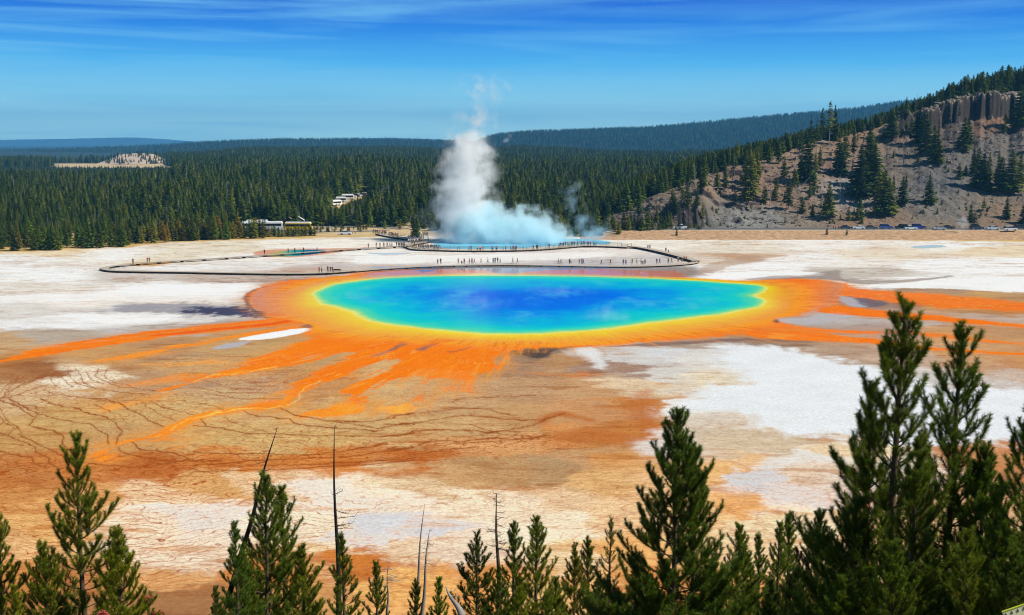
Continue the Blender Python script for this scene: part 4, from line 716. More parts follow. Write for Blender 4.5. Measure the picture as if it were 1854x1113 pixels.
for u, v, hp, k, tl in ((1394, 372, 60, 1, 0), (1236, 350, 30, 0, .5), (1330, 318, 40, 0, 0), (1402, 320, 34, 1, .6), (1440, 350, 42, 1, .9), (1545, 335, 50, 1, .7), (1521, 368, 52, 1, 0), (1556, 372, 40, 0, .3), (1636, 300, 56, 1, 0), (1665, 350, 40, 1, 0), (1760, 290, 40, 2, 1.1), (1838, 285, 46, 1, 0), (1700, 220, 34, 0, .5), (1476, 352, 28, 2, 1.2), (1412, 345, 30, 2, 1.0), (1566, 264, 40, 1, 0), (1350, 380, 26, 2, -1.1), (1258, 330, 44, 1, 0), (1290, 330, 40, 0, 0), (1660, 185, 40, 0, 0)):
    x, y, z = on_land(u, v); snag(x, y, z, hp * y / F, k, ("leaning or fallen" if tl else "standing") + " bare grey dead tree on the rocky hill, " + ("left end" if u < 1350 else "left half" if u < 1500 else "centre" if u < 1640 else "right end"), "dead trees on the rocky hill " + str(bool(tl)) + ("a" if u < 1350 else "b" if u < 1500 else "c" if u < 1640 else "d"), tl)
# -- front rows of the forest, each tree its own
def front(n, s0, s1, vbase, hpx, kinds, label, group, tint, dy=18, jit=3):
    for i in range(n):
        s = s0 + (s1 - s0) * (i + rnd.random()) / n; vb = np.interp(s, *vbase) if isinstance(vbase, tuple) else vbase
        x, y = ground_xy(s, vb); x, y = float(x), float(y); y2 = y + dy * rnd.random() ** 1.3; x = x * y2 / y
        h = rnd.uniform(*hpx) * y / F
        t_ = tuple(c * rnd.uniform(.75, 1.25) for c in tint)
        conifer(x, y2, ground_height(x, y2), h, rnd.choice(kinds), label, group, t_, rnd.uniform(.9, 1.2))
front(46, -30, 238, ([-30, 100, 238], [455, 453, 446]), (34, 50), [0, 1, 1, 4], "young dark conifer in the front row of the forest at the far left", "front row conifers far left", (.95, .95, .8), 22)
front(22, 225, 330, ([225, 330], [443, 437]), (24, 42), [0, 1, 4], "short olive conifer at the forest edge left of the parked buses", "forest edge left", (1.3, 1.05, .8), 16)
front(40, 320, 480, ([320, 480], [437, 431]), (26, 42), [0, 4, 4, 1], "olive-brown bushy conifer at the forest edge just left of the white bus", "forest edge by buses", (1.5, 1.05, .6), 12)
front(22, 470, 572, ([470, 572], [430, 427]), (14, 22), [4, 4, 1], "short olive bush-like conifer in front of the white and yellow buses", "bushes before the buses", (1.4, 1.05, .6), 5)
front(16, 570, 668, ([570, 668], [421, 420]), (8, 16), [4, 0, 1], "sparse small conifer between the paths right of the yellow bus", "sparse conifers by paths", (1.3, 1.1, .9), 20)
front(20, 668, 800, ([668, 740, 800], [418, 415, 420]), (16, 34), [4, 0, 1, 4], "small conifer on the tan clearing behind the crowd of visitors", "conifers on the clearing", (1.1, 1.1, .9), 40)
front(2, 748, 758, 430, (34, 40), [1], "dark conifer standing among the crowd left of the steam", "conifers among the crowd", (.8, .9, .9), 2)
front(34, 985, 1225, ([985, 1110, 1225], [428, 431, 425]), (22, 40), [0, 1, 4, 1], "leafy green conifer at the forest edge right of the steam", "forest edge right of steam", (1.35, 1.15, .8), 14)
front(12, 1190, 1275, ([1190, 1275], [428, 427]), (8, 17), [4, 3], "tiny greyish conifer by the left end of the road", "tiny conifers by road", (1.0, .8, .8), 3)

# -- the forest itself: thousands of trees, one mass
SPR = np.random.RandomState(5)
def scatter_zone(nn, y0, y1, s0, s1, keep, hfun, kinds, zfun):
    yy = np.sqrt(SPR.rand(nn) * (y1 ** 2 - y0 ** 2) + y0 ** 2); ss = s0 + (s1 - s0) * SPR.rand(nn); xx = az_x(ss, yy)
    k = keep(xx, yy, ss); xx, yy, ss = xx[k], yy[k], ss[k]; zz = zfun(xx, yy); hh = hfun(xx, yy, ss) * (.58 + .62 * SPR.rand(len(xx)) + .12 * (SPR.rand(len(xx)) > .93))
    return np.stack([xx, yy, zz - .2], 1), hh, SPR.choice(kinds, len(xx))
def los_cap(x, y, s, vtop):                                       # highest tree that keeps a far thing in view
    return EYE - (vtop - 258) / AZF * y
parts_ = []
def keepA(x, y, s):
    k = (s < 1085) | (y > np.interp(s, [1085, 1110, 1400, 1900], [440, 475, 640, 760]))
    k &= ~((s > 425) & (s < 575) & (y < 462)); k &= ~((s > 560) & (s < 770) & (y < 470 + 12 * fbm(x, y, 20, 2, 5)))
    k &= ~((s > 592) & (s < 668) & (np.abs(y - (578 + (s - 595) * 1.15)) < 24))
    k &= ~((s > 690) & (s < 790) & (y < 500) & (SPR.rand(len(x)) < .75)); k &= ~((y > 1570) & (y < 1950) & (s > 92 + 12 * fbm(x, y, 40, 2, 16)) & (s < 305 + 20 * fbm(x, y, 60, 2, 6)))
    k &= fbm(x, y, 45, 3, 7) > -.62
    return k & (y > np.interp(s, [0, 240, 300, 560], [398, 410, 425, 432]) + 6)
def hA(x, y, s):
    h = 7.5 + 5.5 * smooth(430, 520, y) + 3.0 * smooth(600, 900, y) + 2.5 * fbm(x, y, 60, 2, 8); h = h * (1 - .22 * smooth(420, 120, s)) 
    cap = los_cap(x, y, s, 376 - (s - 595) * .30); c = (s > 588) & (s < 672) & (y < 560 + (s - 595) * 1.15); h = np.where(c, np.minimum(h, np.maximum(cap, 2) / 1.1), h)
    cap = los_cap(x, y, s, 312); c = (s < 310) & (y > 900) & (y < 1600); h = np.where(c, np.clip(cap, 4, h), h)
    cap = los_cap(x, y, s, 402); c = (s > 425) & (s < 575) & (y < 440); h = np.where(c, np.minimum(h, 4), h)
    return h
parts_.append(scatter_zone(9500, 400, 640, -230, 1500, keepA, hA, [0, 0, 0, 1, 1, 2, 2, 3, 3, 5, 5, 6], land_z))
parts_.append(scatter_zone(17000, 640, 1150, -230, 1700, keepA, hA, [0, 0, 0, 2, 2, 2, 3, 3, 1, 1, 5, 6], land_z))
parts_.append(scatter_zone(23000, 1150, 2000, -230, 1700, keepA, lambda x, y, s: hA(x, y, s) * 1.0, [0, 2], land_z))
parts_.append(scatter_zone(26000, 2000, 2420, 250, 1500, lambda x, y, s: (fbm(x, y, 40, 2, 9) > -.5) & ~((s > 610) & (s < 690) & (y > 2150) & (y < 2230) & (SPR.rand(len(x)) < .8)) & ~((s > 425) & (s < 480) & (y > 2180) & (y < 2230) & (SPR.rand(len(x)) < .7)), lambda x, y, s: 12 + 0 * x, [0, 2], land_z))
# plateau behind the crest of the rocky hill
def keepC(x, y, s): 
    yc = np.interp(s, *CRY); return (y > yc - 3 + 5 * fbm(x, y, 9, 2, 10)) & (y < yc + 130)
parts_.append(scatter_zone(14000, 450, 740, 1080, 1990, keepC, lambda x, y, s: np.interp(s, [1080, 1300, 1500, 1650, 1750, 1854], [9, 8.5, 6.5, 6.0, 9.5, 12.5]) + 0 * y, [0, 0, 1, 2, 3], hill_z))
parts_.append(scatter_zone(420, 440, 590, 1120, 1990, lambda x, y, s: (y < np.interp(s, *CRY) - 2) & (fbm(x, y, 18, 2, 19) > .22), lambda x, y, s: 4.5 + 3 * SPR.rand(len(x)), [0, 1, 2, 3, 5], hill_z))
parts_.append(scatter_zone(380, 437, 560, 1110, 1990, lambda x, y, s: y < np.interp(s, *CRY) - 4, lambda x, y, s: 1.0 + 1.2 * SPR.rand(len(x)), [4], hill_z))
parts_.append(scatter_zone(170, 1850, 1985, 190, 300, lambda x, y, s: SPR.rand(len(x)) < .75, lambda x, y, s: 7 + 0 * x, [0, 1], hillock_z))
PT = np.concatenate([p[0] for p in parts_]); HH = np.concatenate([p[1] for p in parts_]); KK = np.concatenate([p[2] for p in parts_])
def ridge_pts(nn, S_, B, Z, s0, s1, h, tmin=.25):
    i = SPR.randint(int(tmin * B.shape[0] / 1.6), int(B.shape[0] / 1.6) + 1, nn); j = SPR.randint(0, B.shape[1], nn); s = S_[i, j] + SPR.rand(nn) * 2; y = B[i, j] + SPR.rand(nn) * 10; k = (s > s0) & (s < s1)
    return np.stack([az_x(s, y), y, Z[i, j]], 1)[k], np.full(k.sum(), h) * (.6 + .6 * SPR.rand(k.sum())), SPR.choice([0, 2], k.sum())

def make_scatter(name, PT, HH, KK, label, variants=(0, 1, 2, 3, 4, 5, 6)):
    me = bpy.data.meshes.new(name); me.vertices.add(len(PT)); me.vertices.foreach_set('co', PT.astype(np.float32).ravel())
    add_f(me, 'h', HH); wv = np.stack([HH * (1.0 + .42 * SPR.rand(len(HH)))] * 2 + [HH], 1)
    a = me.attributes.new('scl', 'FLOAT_VECTOR', 'POINT'); a.data.foreach_set('vector', wv.astype(np.float32).ravel())
    a = me.attributes.new('rot', 'FLOAT_VECTOR', 'POINT'); rr = np.zeros((len(HH), 3), np.float32); rr[:, 2] = SPR.rand(len(HH)) * 6.28; rr[:, :2] = SPR.randn(len(HH), 2) * .03; a.data.foreach_set('vector', rr.ravel())
    a = me.attributes.new('kind_index', 'INT', 'POINT'); a.data.foreach_set('value', KK.astype(np.int32))
    o = link(name, me); g = bpy.data.node_groups.new(name + "_scatter", 'GeometryNodeTree'); g.is_modifier = True
    g.interface.new_socket('Geometry', in_out='INPUT', socket_type='NodeSocketGeometry'); g.interface.new_socket('Geometry', in_out='OUTPUT', socket_type='NodeSocketGeometry')
    gi = g.nodes.new('NodeGroupInput'); go = g.nodes.new('NodeGroupOutput'); iop = g.nodes.new('GeometryNodeInstanceOnPoints'); jn = g.nodes.new('GeometryNodeJoinGeometry')
    iop.inputs['Pick Instance'].default_value = True
    for k in reversed(variants):
        j2 = g.nodes.new('GeometryNodeJoinGeometry')
        for ob in PROTO[k]:
            oi = g.nodes.new('GeometryNodeObjectInfo'); oi.inputs['Object'].default_value = ob; oi.transform_space = 'ORIGINAL'; g.links.new(oi.outputs['Geometry'], j2.inputs[0])
        gti = g.nodes.new('GeometryNodeGeometryToInstance'); g.links.new(j2.outputs[0], gti.inputs[0]); g.links.new(gti.outputs[0], jn.inputs[0])
    def attr(nm, ty):
        n = g.nodes.new('GeometryNodeInputNamedAttribute'); n.data_type = ty; n.inputs['Name'].default_value = nm; return n
    g.links.new(gi.outputs[0], iop.inputs['Points']); g.links.new(jn.outputs[0], iop.inputs['Instance'])
    n = attr('kind_index', 'INT'); g.links.new([q for q in n.outputs if q.enabled and q.name == 'Attribute'][0], iop.inputs['Instance Index'])
    n = attr('scl', 'FLOAT_VECTOR'); g.links.new([q for q in n.outputs if q.enabled and q.name == 'Attribute'][0], iop.inputs['Scale'])
    n = attr('rot', 'FLOAT_VECTOR'); g.links.new([q for q in n.outputs if q.enabled and q.name == 'Attribute'][0], iop.inputs['Rotation'])
    g.links.new(iop.outputs[0], go.inputs[0]); md = o.modifiers.new("scatter", 'NODES'); md.node_group = g
    return tag(o, label, "forest", kind='stuff')
PROTO = {}
for o in list(COL.objects):
    if o.type == 'MESH' and o.parent and o.name.startswith('crown'):
        k = CR.index(o.data)
        if k not in PROTO: PROTO[k] = (o, [q for q in COL.objects if q.parent == o.parent and q.name.startswith('trunk')][0])
for k in range(6):
    if k not in PROTO:
        x, y = az_x(300 + k * 9, 450 + k), 450 + k
        c = conifer(x, y, ground_height(x, y), 9, k, "grey-trunked conifer just inside the forest edge", "edge trees inside"); PROTO[k] = tuple(q for q in COL.objects if q.parent == c)
PROTO[6] = tuple([o for o in COL.objects if o.name.startswith('dead_tree')][:1])
make_scatter("forest", PT, HH, KK, "dark green lodgepole forest covering the plain and the knoll")
p1 = ridge_pts(26000, *RG1, 860, 1990, 17); p2 = ridge_pts(26000, *RG2, -60, 1000, 15, .05)
make_scatter("ridge_forest", np.concatenate([p1[0], p2[0]]), np.concatenate([p1[1], p2[1]]), np.concatenate([p1[2], p2[2]]), "far-off conifer forest on the blue ridges along the horizon")
# ------------------------------------------------------------------ young pines on the slope below the viewer
def needle_mat(name, cols):
    m = foliage_mat(name, cols, .55); t = m.node_tree; b = t.nodes['Principled BSDF']; out = t.nodes['Material Output']; b.inputs['Specular IOR Level'].default_value = .25
    tr = t.nodes.new('ShaderNodeBsdfTranslucent'); ms = t.nodes.new('ShaderNodeMixShader'); ms.inputs[0].default_value = .3
    t.links.new(b.inputs['Base Color'].links[0].from_socket, tr.inputs[0]); t.links.new(b.outputs[0], ms.inputs[1]); t.links.new(tr.outputs[0], ms.inputs[2]); t.links.new(ms.outputs[0], out.inputs['Surface'])
    return m
M_PINE = needle_mat("pine_needles", [(.105, .165, .008), (.16, .21, .010), (.115, .170, .012), (.21, .235, .014)])
M_DRY = mat("dry_needles", (.30, .13, .04), .7); M_LIMB = mat("pine_bark", (.105, .07, .05), .9, noise=(14, .35)); M_CONE = mat("pine_cone", (.42, .10, .05), .6)
class Pine:
    def __init__(s, seed): s.r = random.Random(seed); s.limbs = []; s.shoots = []; s.cones = []
    def limb(s, p, d, L, r0, up, curve, depth, dens):
        """a curved limb from p along d that turns toward the light; returns its points"""
        n = max(3, int(L / .09) + 1); pts = [p]; q = d.normalized()
        for i in range(n):
            q = (q + Vector((0, 0, up * curve / n)) + Vector((s.r.gauss(0, .05), s.r.gauss(0, .05), s.r.gauss(0, .03)))).normalized(); pts.append(pts[-1] + q * (L / n))
        s.limbs.append((pts, r0)); return pts
def grow_pine(seed, H, wid=.30, top_h=3.4, dens=520, nl=.052, nw=.0042, spacing=.24, bare=0., upturn=1.0, sub=.14):
    """H total height; only the upper top_h metres carry fine shoots, lower down they grow coarser"""
    P = Pine(seed); r = P.r; lean = Vector((r.uniform(-.015, .015), r.uniform(-.015, .015), 1))
    trunk = [Vector((0, 0, 0))]; n = 14
    for i in range(n): trunk.append(Vector((lean.x * H * (i + 1) / n + r.gauss(0, .012), lean.y * H * (i + 1) / n + r.gauss(0, .012), H * (i + 1) / n)))
    def tr(z):
        f = z / H * n; i = min(n - 1, int(f)); return trunk[i].lerp(trunk[i + 1], f - i)
    P.shoots.append(([tr(H - .5), tr(H - .25), tr(H)], 1.0, 0))                      # leader candle
    z = H - .16; dist = .16; a0 = r.random() * 6.28
    while z > H * .06 and dist < top_h + 3:
        k = r.randint(4, 6); vig = r.uniform(.8, 1.15)
        for j in range(k):
            if r.random() < bare: continue
            a = a0 + j * 6.283 / k + r.gauss(0, .22); R_ = (.07 + wid * dist ** .92) * vig * r.uniform(.72, 1.22)
            pitch = math.radians(max(2, 52 - dist * 16 + r.gauss(0, 6)))                # angle above the horizontal
            L = R_ / max(.45, math.cos(pitch)) * 1.02; L = min(L, 1.9)
            d = Vector((math.cos(a) * math.cos(pitch), math.sin(a) * math.cos(pitch), math.sin(pitch)))
            p0 = tr(z + r.gauss(0, .03)); pts = P.limb(p0, d, L, .006 + .007 * L, upturn, .75 + .25 * min(dist, 2), 0, dens)
            m = len(pts) - 1; st = 0 if L < .5 else int(m * .25)
            P.shoots.append((pts[st:], 1.0, dist))
            # side shoots, each turned up like a candle
            ns = int(L / sub)
            for q in range(ns):
                f = (.28 + .70 * (q + r.random() * .7) / max(ns, 1)); i = min(m - 1, int(f * m)); b = pts[i].lerp(pts[i + 1], f * m - i); ax = (pts[i + 1] - pts[i]).normalized()
                sd_ = ax.cross(Vector((0, 0, 1))).normalized() * (1 if (q + j) % 2 else -1); sl = (.11 + .28 * L * (1 - f)) * r.uniform(.7, 1.25)
                dd = (ax * .62 + sd_ * r.uniform(.45, .85) + Vector((0, 0, r.uniform(.12, .55)))).normalized()
                sp = P.limb(b, dd, sl, .0035, upturn, .6, 1, dens); P.shoots.append((sp, 1.0, dist))
                if sl > .26:
                    for e in (.4, .7):
                        i2 = int(e * (len(sp) - 1)); d3 = (dd * .6 + dd.cross(Vector((0, 0, 1))) * r.choice([-.7, .7]) + Vector((0, 0, .4))).normalized(); s3 = P.limb(sp[i2], d3, sl * .5, .0028, upturn, .5, 2, dens); P.shoots.append((s3, 1.0, dist))
            if r.random() < .05: P.cones.append(pts[int(m * r.uniform(.2, .6))] + Vector((0, 0, .03)))
        step = spacing * (.8 + .35 * r.random()) * (1 + .12 * min(dist, 3)); z -= step; dist += step; a0 += 2.1
        # small shoots on the stem between whorls
        for q in range(3):
            a = r.random() * 6.28; d = Vector((math.cos(a), math.sin(a), 1.1)); P.shoots.append((P.limb(tr(z + step * r.random()), d, .10 + .05 * r.random(), .003, 1, .4, 2, dens), .9, dist))
    P.shoots.append(([tr(H * .25 + (H * .75) * q / 20) for q in range(21)], .5, .5))
    # --- mesh arrays
    rs = np.random.RandomState(seed); V = []; sh = []; Vd = []
    A_, B_, D_ = [], [], []
    for pts, w_, dist in P.shoots:
        for p, q in zip(pts, pts[1:]): A_.append(p); B_.append(q); D_.append(dist)
    A_ = np.array([tuple(p) for p in A_]); B_ = np.array([tuple(p) for p in B_]); D_ = np.array(D_); Ls = np.linalg.norm(B_ - A_, axis=1)
    cnt = np.maximum(1, (Ls * dens * np.where(D_ > top_h, .45, 1.0)).astype(int)); idx = np.repeat(np.arange(len(Ls)), cnt); N_ = len(idx)
    t_ = rs.rand(N_)[:, None]; base = A_[idx] * (1 - t_) + B_[idx] * t_; ax = (B_ - A_)[idx]; ax /= np.linalg.norm(ax, axis=1)[:, None] + 1e-9
    rv = rs.randn(N_, 3); rv -= (rv * ax).sum(1)[:, None] * ax; rv /= np.linalg.norm(rv, axis=1)[:, None] + 1e-9
    al = rs.uniform(.55, 1.1, N_)[:, None]; dr = ax * np.cos(al) + rv * np.sin(al); ln = (nl * rs.uniform(.75, 1.2, N_) * np.where(D_[idx] > top_h, 1.25, 1))[:, None]
    side = np.cross(dr, rs.randn(N_, 3)); side /= np.linalg.norm(side, axis=1)[:, None] + 1e-9; wd = nw * np.where(D_[idx] > top_h, 1.5, 1)[:, None]
    tip = base + dr * ln; V = np.stack([base - side * wd * .5, base + side * wd * .5, tip], 1).reshape(-1, 3)
    me = mesh_np("needles", V, np.arange(len(V)).reshape(-1, 3), [M_PINE, M_DRY], midx=(rs.rand(N_) < .035).astype(int) * ((D_[idx] > 1.2)))
    sv = np.clip(rs.rand(N_) * .6 + .4 * rs.rand(len(Ls))[idx], 0, 1); add_f(me, 'shade', np.repeat(sv, 3))
    b = MB(); b.tube([tuple(p) for p in trunk], [.012 + .0115 * (H - p.z) for p in trunk], 8); tm = b.mesh("trunk", M_LIMB, True)
    b = MB()
    for pts, r0 in P.limbs: b.tube(pts[::2] if len(pts) > 5 else pts, [max(.0015, r0 * (1 - .8 * i / (len(pts[::2] if len(pts) > 5 else pts) - 1))) for i in range(len(pts[::2] if len(pts) > 5 else pts))], 4, False)
    lm = b.mesh("branches", M_LIMB, True)
    return dict(needles=me, trunk=tm, branches=lm, cones=P.cones, H=H)
def cone_mesh():
    b = MB(); b.tube([(0, 0, -.03), (0, 0, -.018), (0, 0, .005), (0, 0, .025), (0, 0, .034)], [.004, .015, .018, .010, .002], 8)
    return b.mesh("cone", M_CONE, True)
CONE = cone_mesh()
def plant(u, v, d, kind, label, tint=(1, 1, 1), rz=None, group=None):
    """pine whose tip shows at photo pixel (u, v), standing d metres out on the slope"""
    x, zt = at_depth(u, v, d); g = float(slope_z(np.array([x]), np.array([d]))[0]); K = PINES[kind]; s = (zt - g + .1) / (K['H'] + .07)
    o = empty("pine_tree", (x, d, g - .1), rnd.random() * 6.28 if rz is None else rz); o.scale = (s, s, s); tag(o, label, "pine tree", group)
    for nm in ("trunk", "branches", "needles"):
        c = link(nm, K[nm], o); c.color = tint + (1,)
    for p in K['cones'][:7]: c = link("cone", CONE, o); c.location = p; c.rotation_euler = (rnd.uniform(-.6, .6), rnd.uniform(-.6, .6), 0); c.scale = (1.2, 1.2, 1.2)
    return o
PINES = dict(
 big=grow_pine(101, 6.2, .34, 3.2, 920, .068, .0050, .24, .04, sub=.125), big2=grow_pine(102, 6.0, .33, 3.2, 920, .068, .0050, .22, .02, sub=.125), mid=grow_pine(103, 6.6, .42, 3.2, 900, .068, .0054, .20, .02, sub=.12),
 left=grow_pine(104, 7.6, .38, 3.0, 820, .080, .0058, .27, .05, sub=.17), clump=grow_pine(105, 8.2, .37, 4.0, 560, .085, .0075, .22, .0, sub=.16), slim=grow_pine(106, 8.0, .26, 4.5, 560, .080, .0075, .24, .05, sub=.16),
 far=grow_pine(107, 9.5, .38, 5.0, 330, .10, .013, .27, .05, sub=.18), far2=grow_pine(108, 9.0, .27, 5.0, 330, .10, .013, .26, .1, sub=.18), thin=grow_pine(109, 9.5, .25, 5.0, 220, .09, .012, .28, .25, sub=.18))
YG = (1.35, 1.2, .8); DK = (.62, .7, .7); BL = (.8, 1.0, 1.3)
FG = [(-12, 938, 17, 'left', "bright green pine cut by the left edge of the picture", YG, .4), (133, 790, 17, 'left', "large open-branched pine at lower left, its tip against the orange mats", (1.15, 1.1, .8), 1.0),
 (212, 962, 16.4, 'mid', "dense yellow-green pine just right of the large open-branched pine at lower left", YG, 2.0), (84, 985, 16.6, 'mid', "shorter dark pine just left of the large open-branched pine at lower left", (.8, .9, .8), 3.2),
 (20, 1060, 15.5, 'clump', "low bushy pine in the bottom left corner", YG, 1.4), (472, 855, 23, 'clump', "tall narrow-topped pine crossed by the leaning black pole", (.95, 1, .8), .2), (512, 880, 23.6, 'clump', "twin-topped pine right of the one crossed by the leaning black pole", (1.15, 1.1, .8), 2.6),
 (426, 945, 21, 'slim', "blue-green slender pine left of the leaning black pole", BL, .9), (552, 985, 22.2, 'clump', "lower right companion of the twin-topped pine", (1.05, 1.05, .8), 4.0), (392, 1062, 20, 'slim', "small dark pine top at the bottom edge below the blue-green slender pine", DK, 1.0), (445, 1000, 21.5, 'clump', "short green pine between the slender one and the leaning pole", (.9, 1, .9), 5.0),
 (625, 964, 21, 'slim', "slender pine right against the tall straight black pole", (.9, 1, .75), 2.2), (683, 1012, 25, 'slim', "small pointed pine right of the tall black pole", (1.1, 1.0, .7), 3.3),
 (757, 1045, 28, 'far2', "small brownish pine behind the pale leaning snags", (.8, .7, .6), 1.0), (793, 1046, 18.5, 'slim', "small bright pine right of the pale snags", (.95, 1.1, .7), .2),
 (862, 962, 30, 'far', "broad dark bushy pine left of the bare twiggy snag", (.62, .62, .55), 2.5), (925, 940, 27, 'far2', "slim pine directly right of the bare twiggy snag", (1.0, .95, .6), 4.1), (970, 935, 23, 'clump', "yellow-green pine standing tallest right of the bare twiggy snag", YG, 1.7),
 (900, 1030, 24, 'far', "low dark pine in front of the twiggy snag", DK, 2.9), (1038, 987, 31, 'far', "olive thin-needled pine in the middle of the lower edge", (1.15, .85, .5), 3.9), (1070, 968, 32, 'far2', "narrow olive pine beside the reddish-topped one", (1.1, .85, .5), .6), (1104, 935, 33, 'thin', "reddish sparse-topped pine left of the big dark pine", (1.3, .85, .5), 2.1),
 (1010, 1045, 26, 'clump', "low dark green pine below the olive ones", (.75, .85, .7), 2.7), (1085, 1040, 24, 'far', "dark low pine at the bottom left of the big dark pine", DK, 5.2), (1155, 1012, 22, 'slim', "small brownish pine at the left foot of the big dark pine", (.8, .7, .5), 3.0),
 (1223, 745, 16.5, 'mid', "big dark full pine at lower right of centre, tip against tan mud", (.72, .85, .75), 5.0), (1262, 800, 16.8, 'big2', "second top rising just right of the big dark pine's tip", (.72, .9, .75), 1.2), (1333, 948, 20, 'clump', "pale green pine right of the big dark pine", (1.05, 1.05, .8), .7),
 (1381, 965, 25, 'slim', "leftmost of the three slim pines between the two big dark groups", (.9, 1, .7), 1.9), (1411, 940, 26, 'slim', "middle of the three slim pines between the two big dark groups", (.8, .9, .7), 3.6), (1433, 924, 27, 'far2', "rightmost and tallest of the three slim pines between the big dark groups", (1.2, 1.1, .6), 5.5),
 (1357, 1000, 22, 'clump', "short pine below and left of the three slim pines", (.75, .85, .7), 4.4), (1478, 930, 18, 'mid', "nearly black short pine at the left foot of the large right group", (.35, .45, .45), .3), (1574, 690, 14.6, 'big2', "left shoulder pine of the large right group", (.75, .85, .75), 4.3),
 (1630, 533, 13.6, 'big', "tallest pine of all, candle-like tip above the white crust", (.80, .85, .75), .5), (1732, 585, 14.4, 'big2', "second tallest pine, right of the tallest one", (.78, .88, .75), 2.9), (1660, 790, 12.6, 'big', "green pine filling the front between the two tallest pines", (1.0, .95, .7), 2.0),
 (1783, 812, 14, 'mid', "dense pine on the right shoulder of the second tallest pine", (.8, .95, .8), 1.1), (1805, 872, 12.5, 'slim', "slender pine with long side shoots near the right edge", (.9, 1, .8), 3.7), (1868, 700, 12.2, 'big', "pine leaning in from the right edge of the picture", (.8, .95, .75), 1.5), (1545, 905, 13.5, 'mid', "low dark pine at the lower left of the large right group", (.6, .7, .65), 5.9), (1755, 960, 11.6, 'big2', "low green pine in front at lower right, nearest the corner", (.9, .95, .7), 4.9), (1615, 985, 11.6, 'mid', "low green pine at the bottom edge under the tallest pine", (.95, 1.0, .75), .1), (1845, 1000, 11.5, 'mid', "low pine in the bottom right corner", (.85, .9, .7), 2.3)]
FG += [(945, 1062, 21, 'clump', "low bright green pine at the bottom edge right of the twiggy snag", YG, 3.1), (990, 1078, 20, 'left', "low yellow-green pine at the bottom edge, between the tallest middle pine and the olive ones", YG, .9), (1130, 1075, 19, 'clump', "low dark green pine at the bottom edge left of the big dark pine's trunk", DK, 2.2),
 (1300, 1040, 17.5, 'mid', "low green pine filling the right foot of the big dark pine", (.9, 1, .75), 3.9), (1395, 1050, 18.5, 'clump', "low dark pine below the three slim pines", DK, 1.7), (1440, 1030, 17, 'mid', "low blackish pine right of the three slim pines", (.45, .55, .5), 4.8), (1190, 1050, 16, 'mid', "low green pine in front of the big dark pine", (1.0, 1.05, .8), 2.6), (1530, 1045, 12.5, 'mid', "low green pine at the bottom edge below the large right group's left end", (.85, .95, .75), 3.4)]
for u, v, d, k, lab, tint, rz in FG: plant(u, v, d, k, lab, tint, rz)
# dead poles and snags on the slope
def pole(u0, v0, u1, v1, d, r0, m, name, label, twigs=0, seed=1, d1=None):
    x0, z0 = at_depth(u0, v0, d); x1, z1 = at_depth(u1, v1, d1 or d); o = empty(name, (x1, d1 or d, z1)); R_ = random.Random(seed)
    b = MB(); n = 14; pts = []
    for i in range(n + 1):
        f = i / n; pts.append(Vector(((x0 - x1) * f + .02 * math.sin(f * 7), (d - (d1 or d)) * f, (z0 - z1) * f)))
    dn = pts[0] - (pts[-1] - pts[0]) * (.5 if d1 is None else 0.02); pts = [dn] + pts
    b.tube(pts, [r0 * 1.15] + [r0 * (1 - .9 * i / n) for i in range(n + 1)], 7); b.build("stem", m, o, True)
    if twigs:
        b = MB()
        for k in range(twigs):
            f = .45 + .55 * R_.random(); p = pts[1].lerp(pts[-1], f); a = R_.random() * 6.28; L = (.10 + .25 * R_.random()) * (1.25 - f) * 1.6
            q = p + Vector((math.cos(a) * L, math.sin(a) * L, -.1 * L)); e = q + Vector((math.cos(a) * L * .3, 0, L * .35)); b.tube([p, q, e], [.008, .005, .002], 4, False)
            for w_ in range(3):
                f2 = R_.random(); g_ = p.lerp(q, f2); b.tube([g_, g_ + Vector((R_.uniform(-.1, .1), R_.uniform(-.1, .1), R_.uniform(-.04, .12)))], [.004, .0015], 3, False)
        b.build("twigs", m, o)
    tag(o, label, "dead tree")
pole(604, 772, 613, 1110, 22, .055, M_BURN, "dead_tree", "tall straight thin black dead pole rising over the mud flats", 8, 31)
pole(501, 775, 440, 990, 24, .055, M_BURN, "dead_tree", "black dead pole leaning right behind the clump of pines", 6, 32)
pole(768, 912, 751, 1110, 29, .05, M_SNAG, "dead_tree", "left of the two pale bare leaning snags", 3, 33); pole(777, 958, 764, 1110, 28, .055, M_SNAG, "dead_tree", "right of the two pale bare leaning snags, with a few twigs", 12, 34)
pole(898, 893, 903, 1090, 28, .07, M_LIMB, "dead_tree", "bare twiggy brown snag standing above the pines at bottom centre", 46, 35); pole(703, 1018, 701, 1100, 26, .03, M_SNAG, "dead_tree", "short grey twiggy snag beside the small pointed pine", 14, 36)
pole(806, 1062, 836, 1113, 27, .09, M_SNAG, "fallen_log", "grey fallen log slanting at the bottom edge", 3, 37, d1=26)
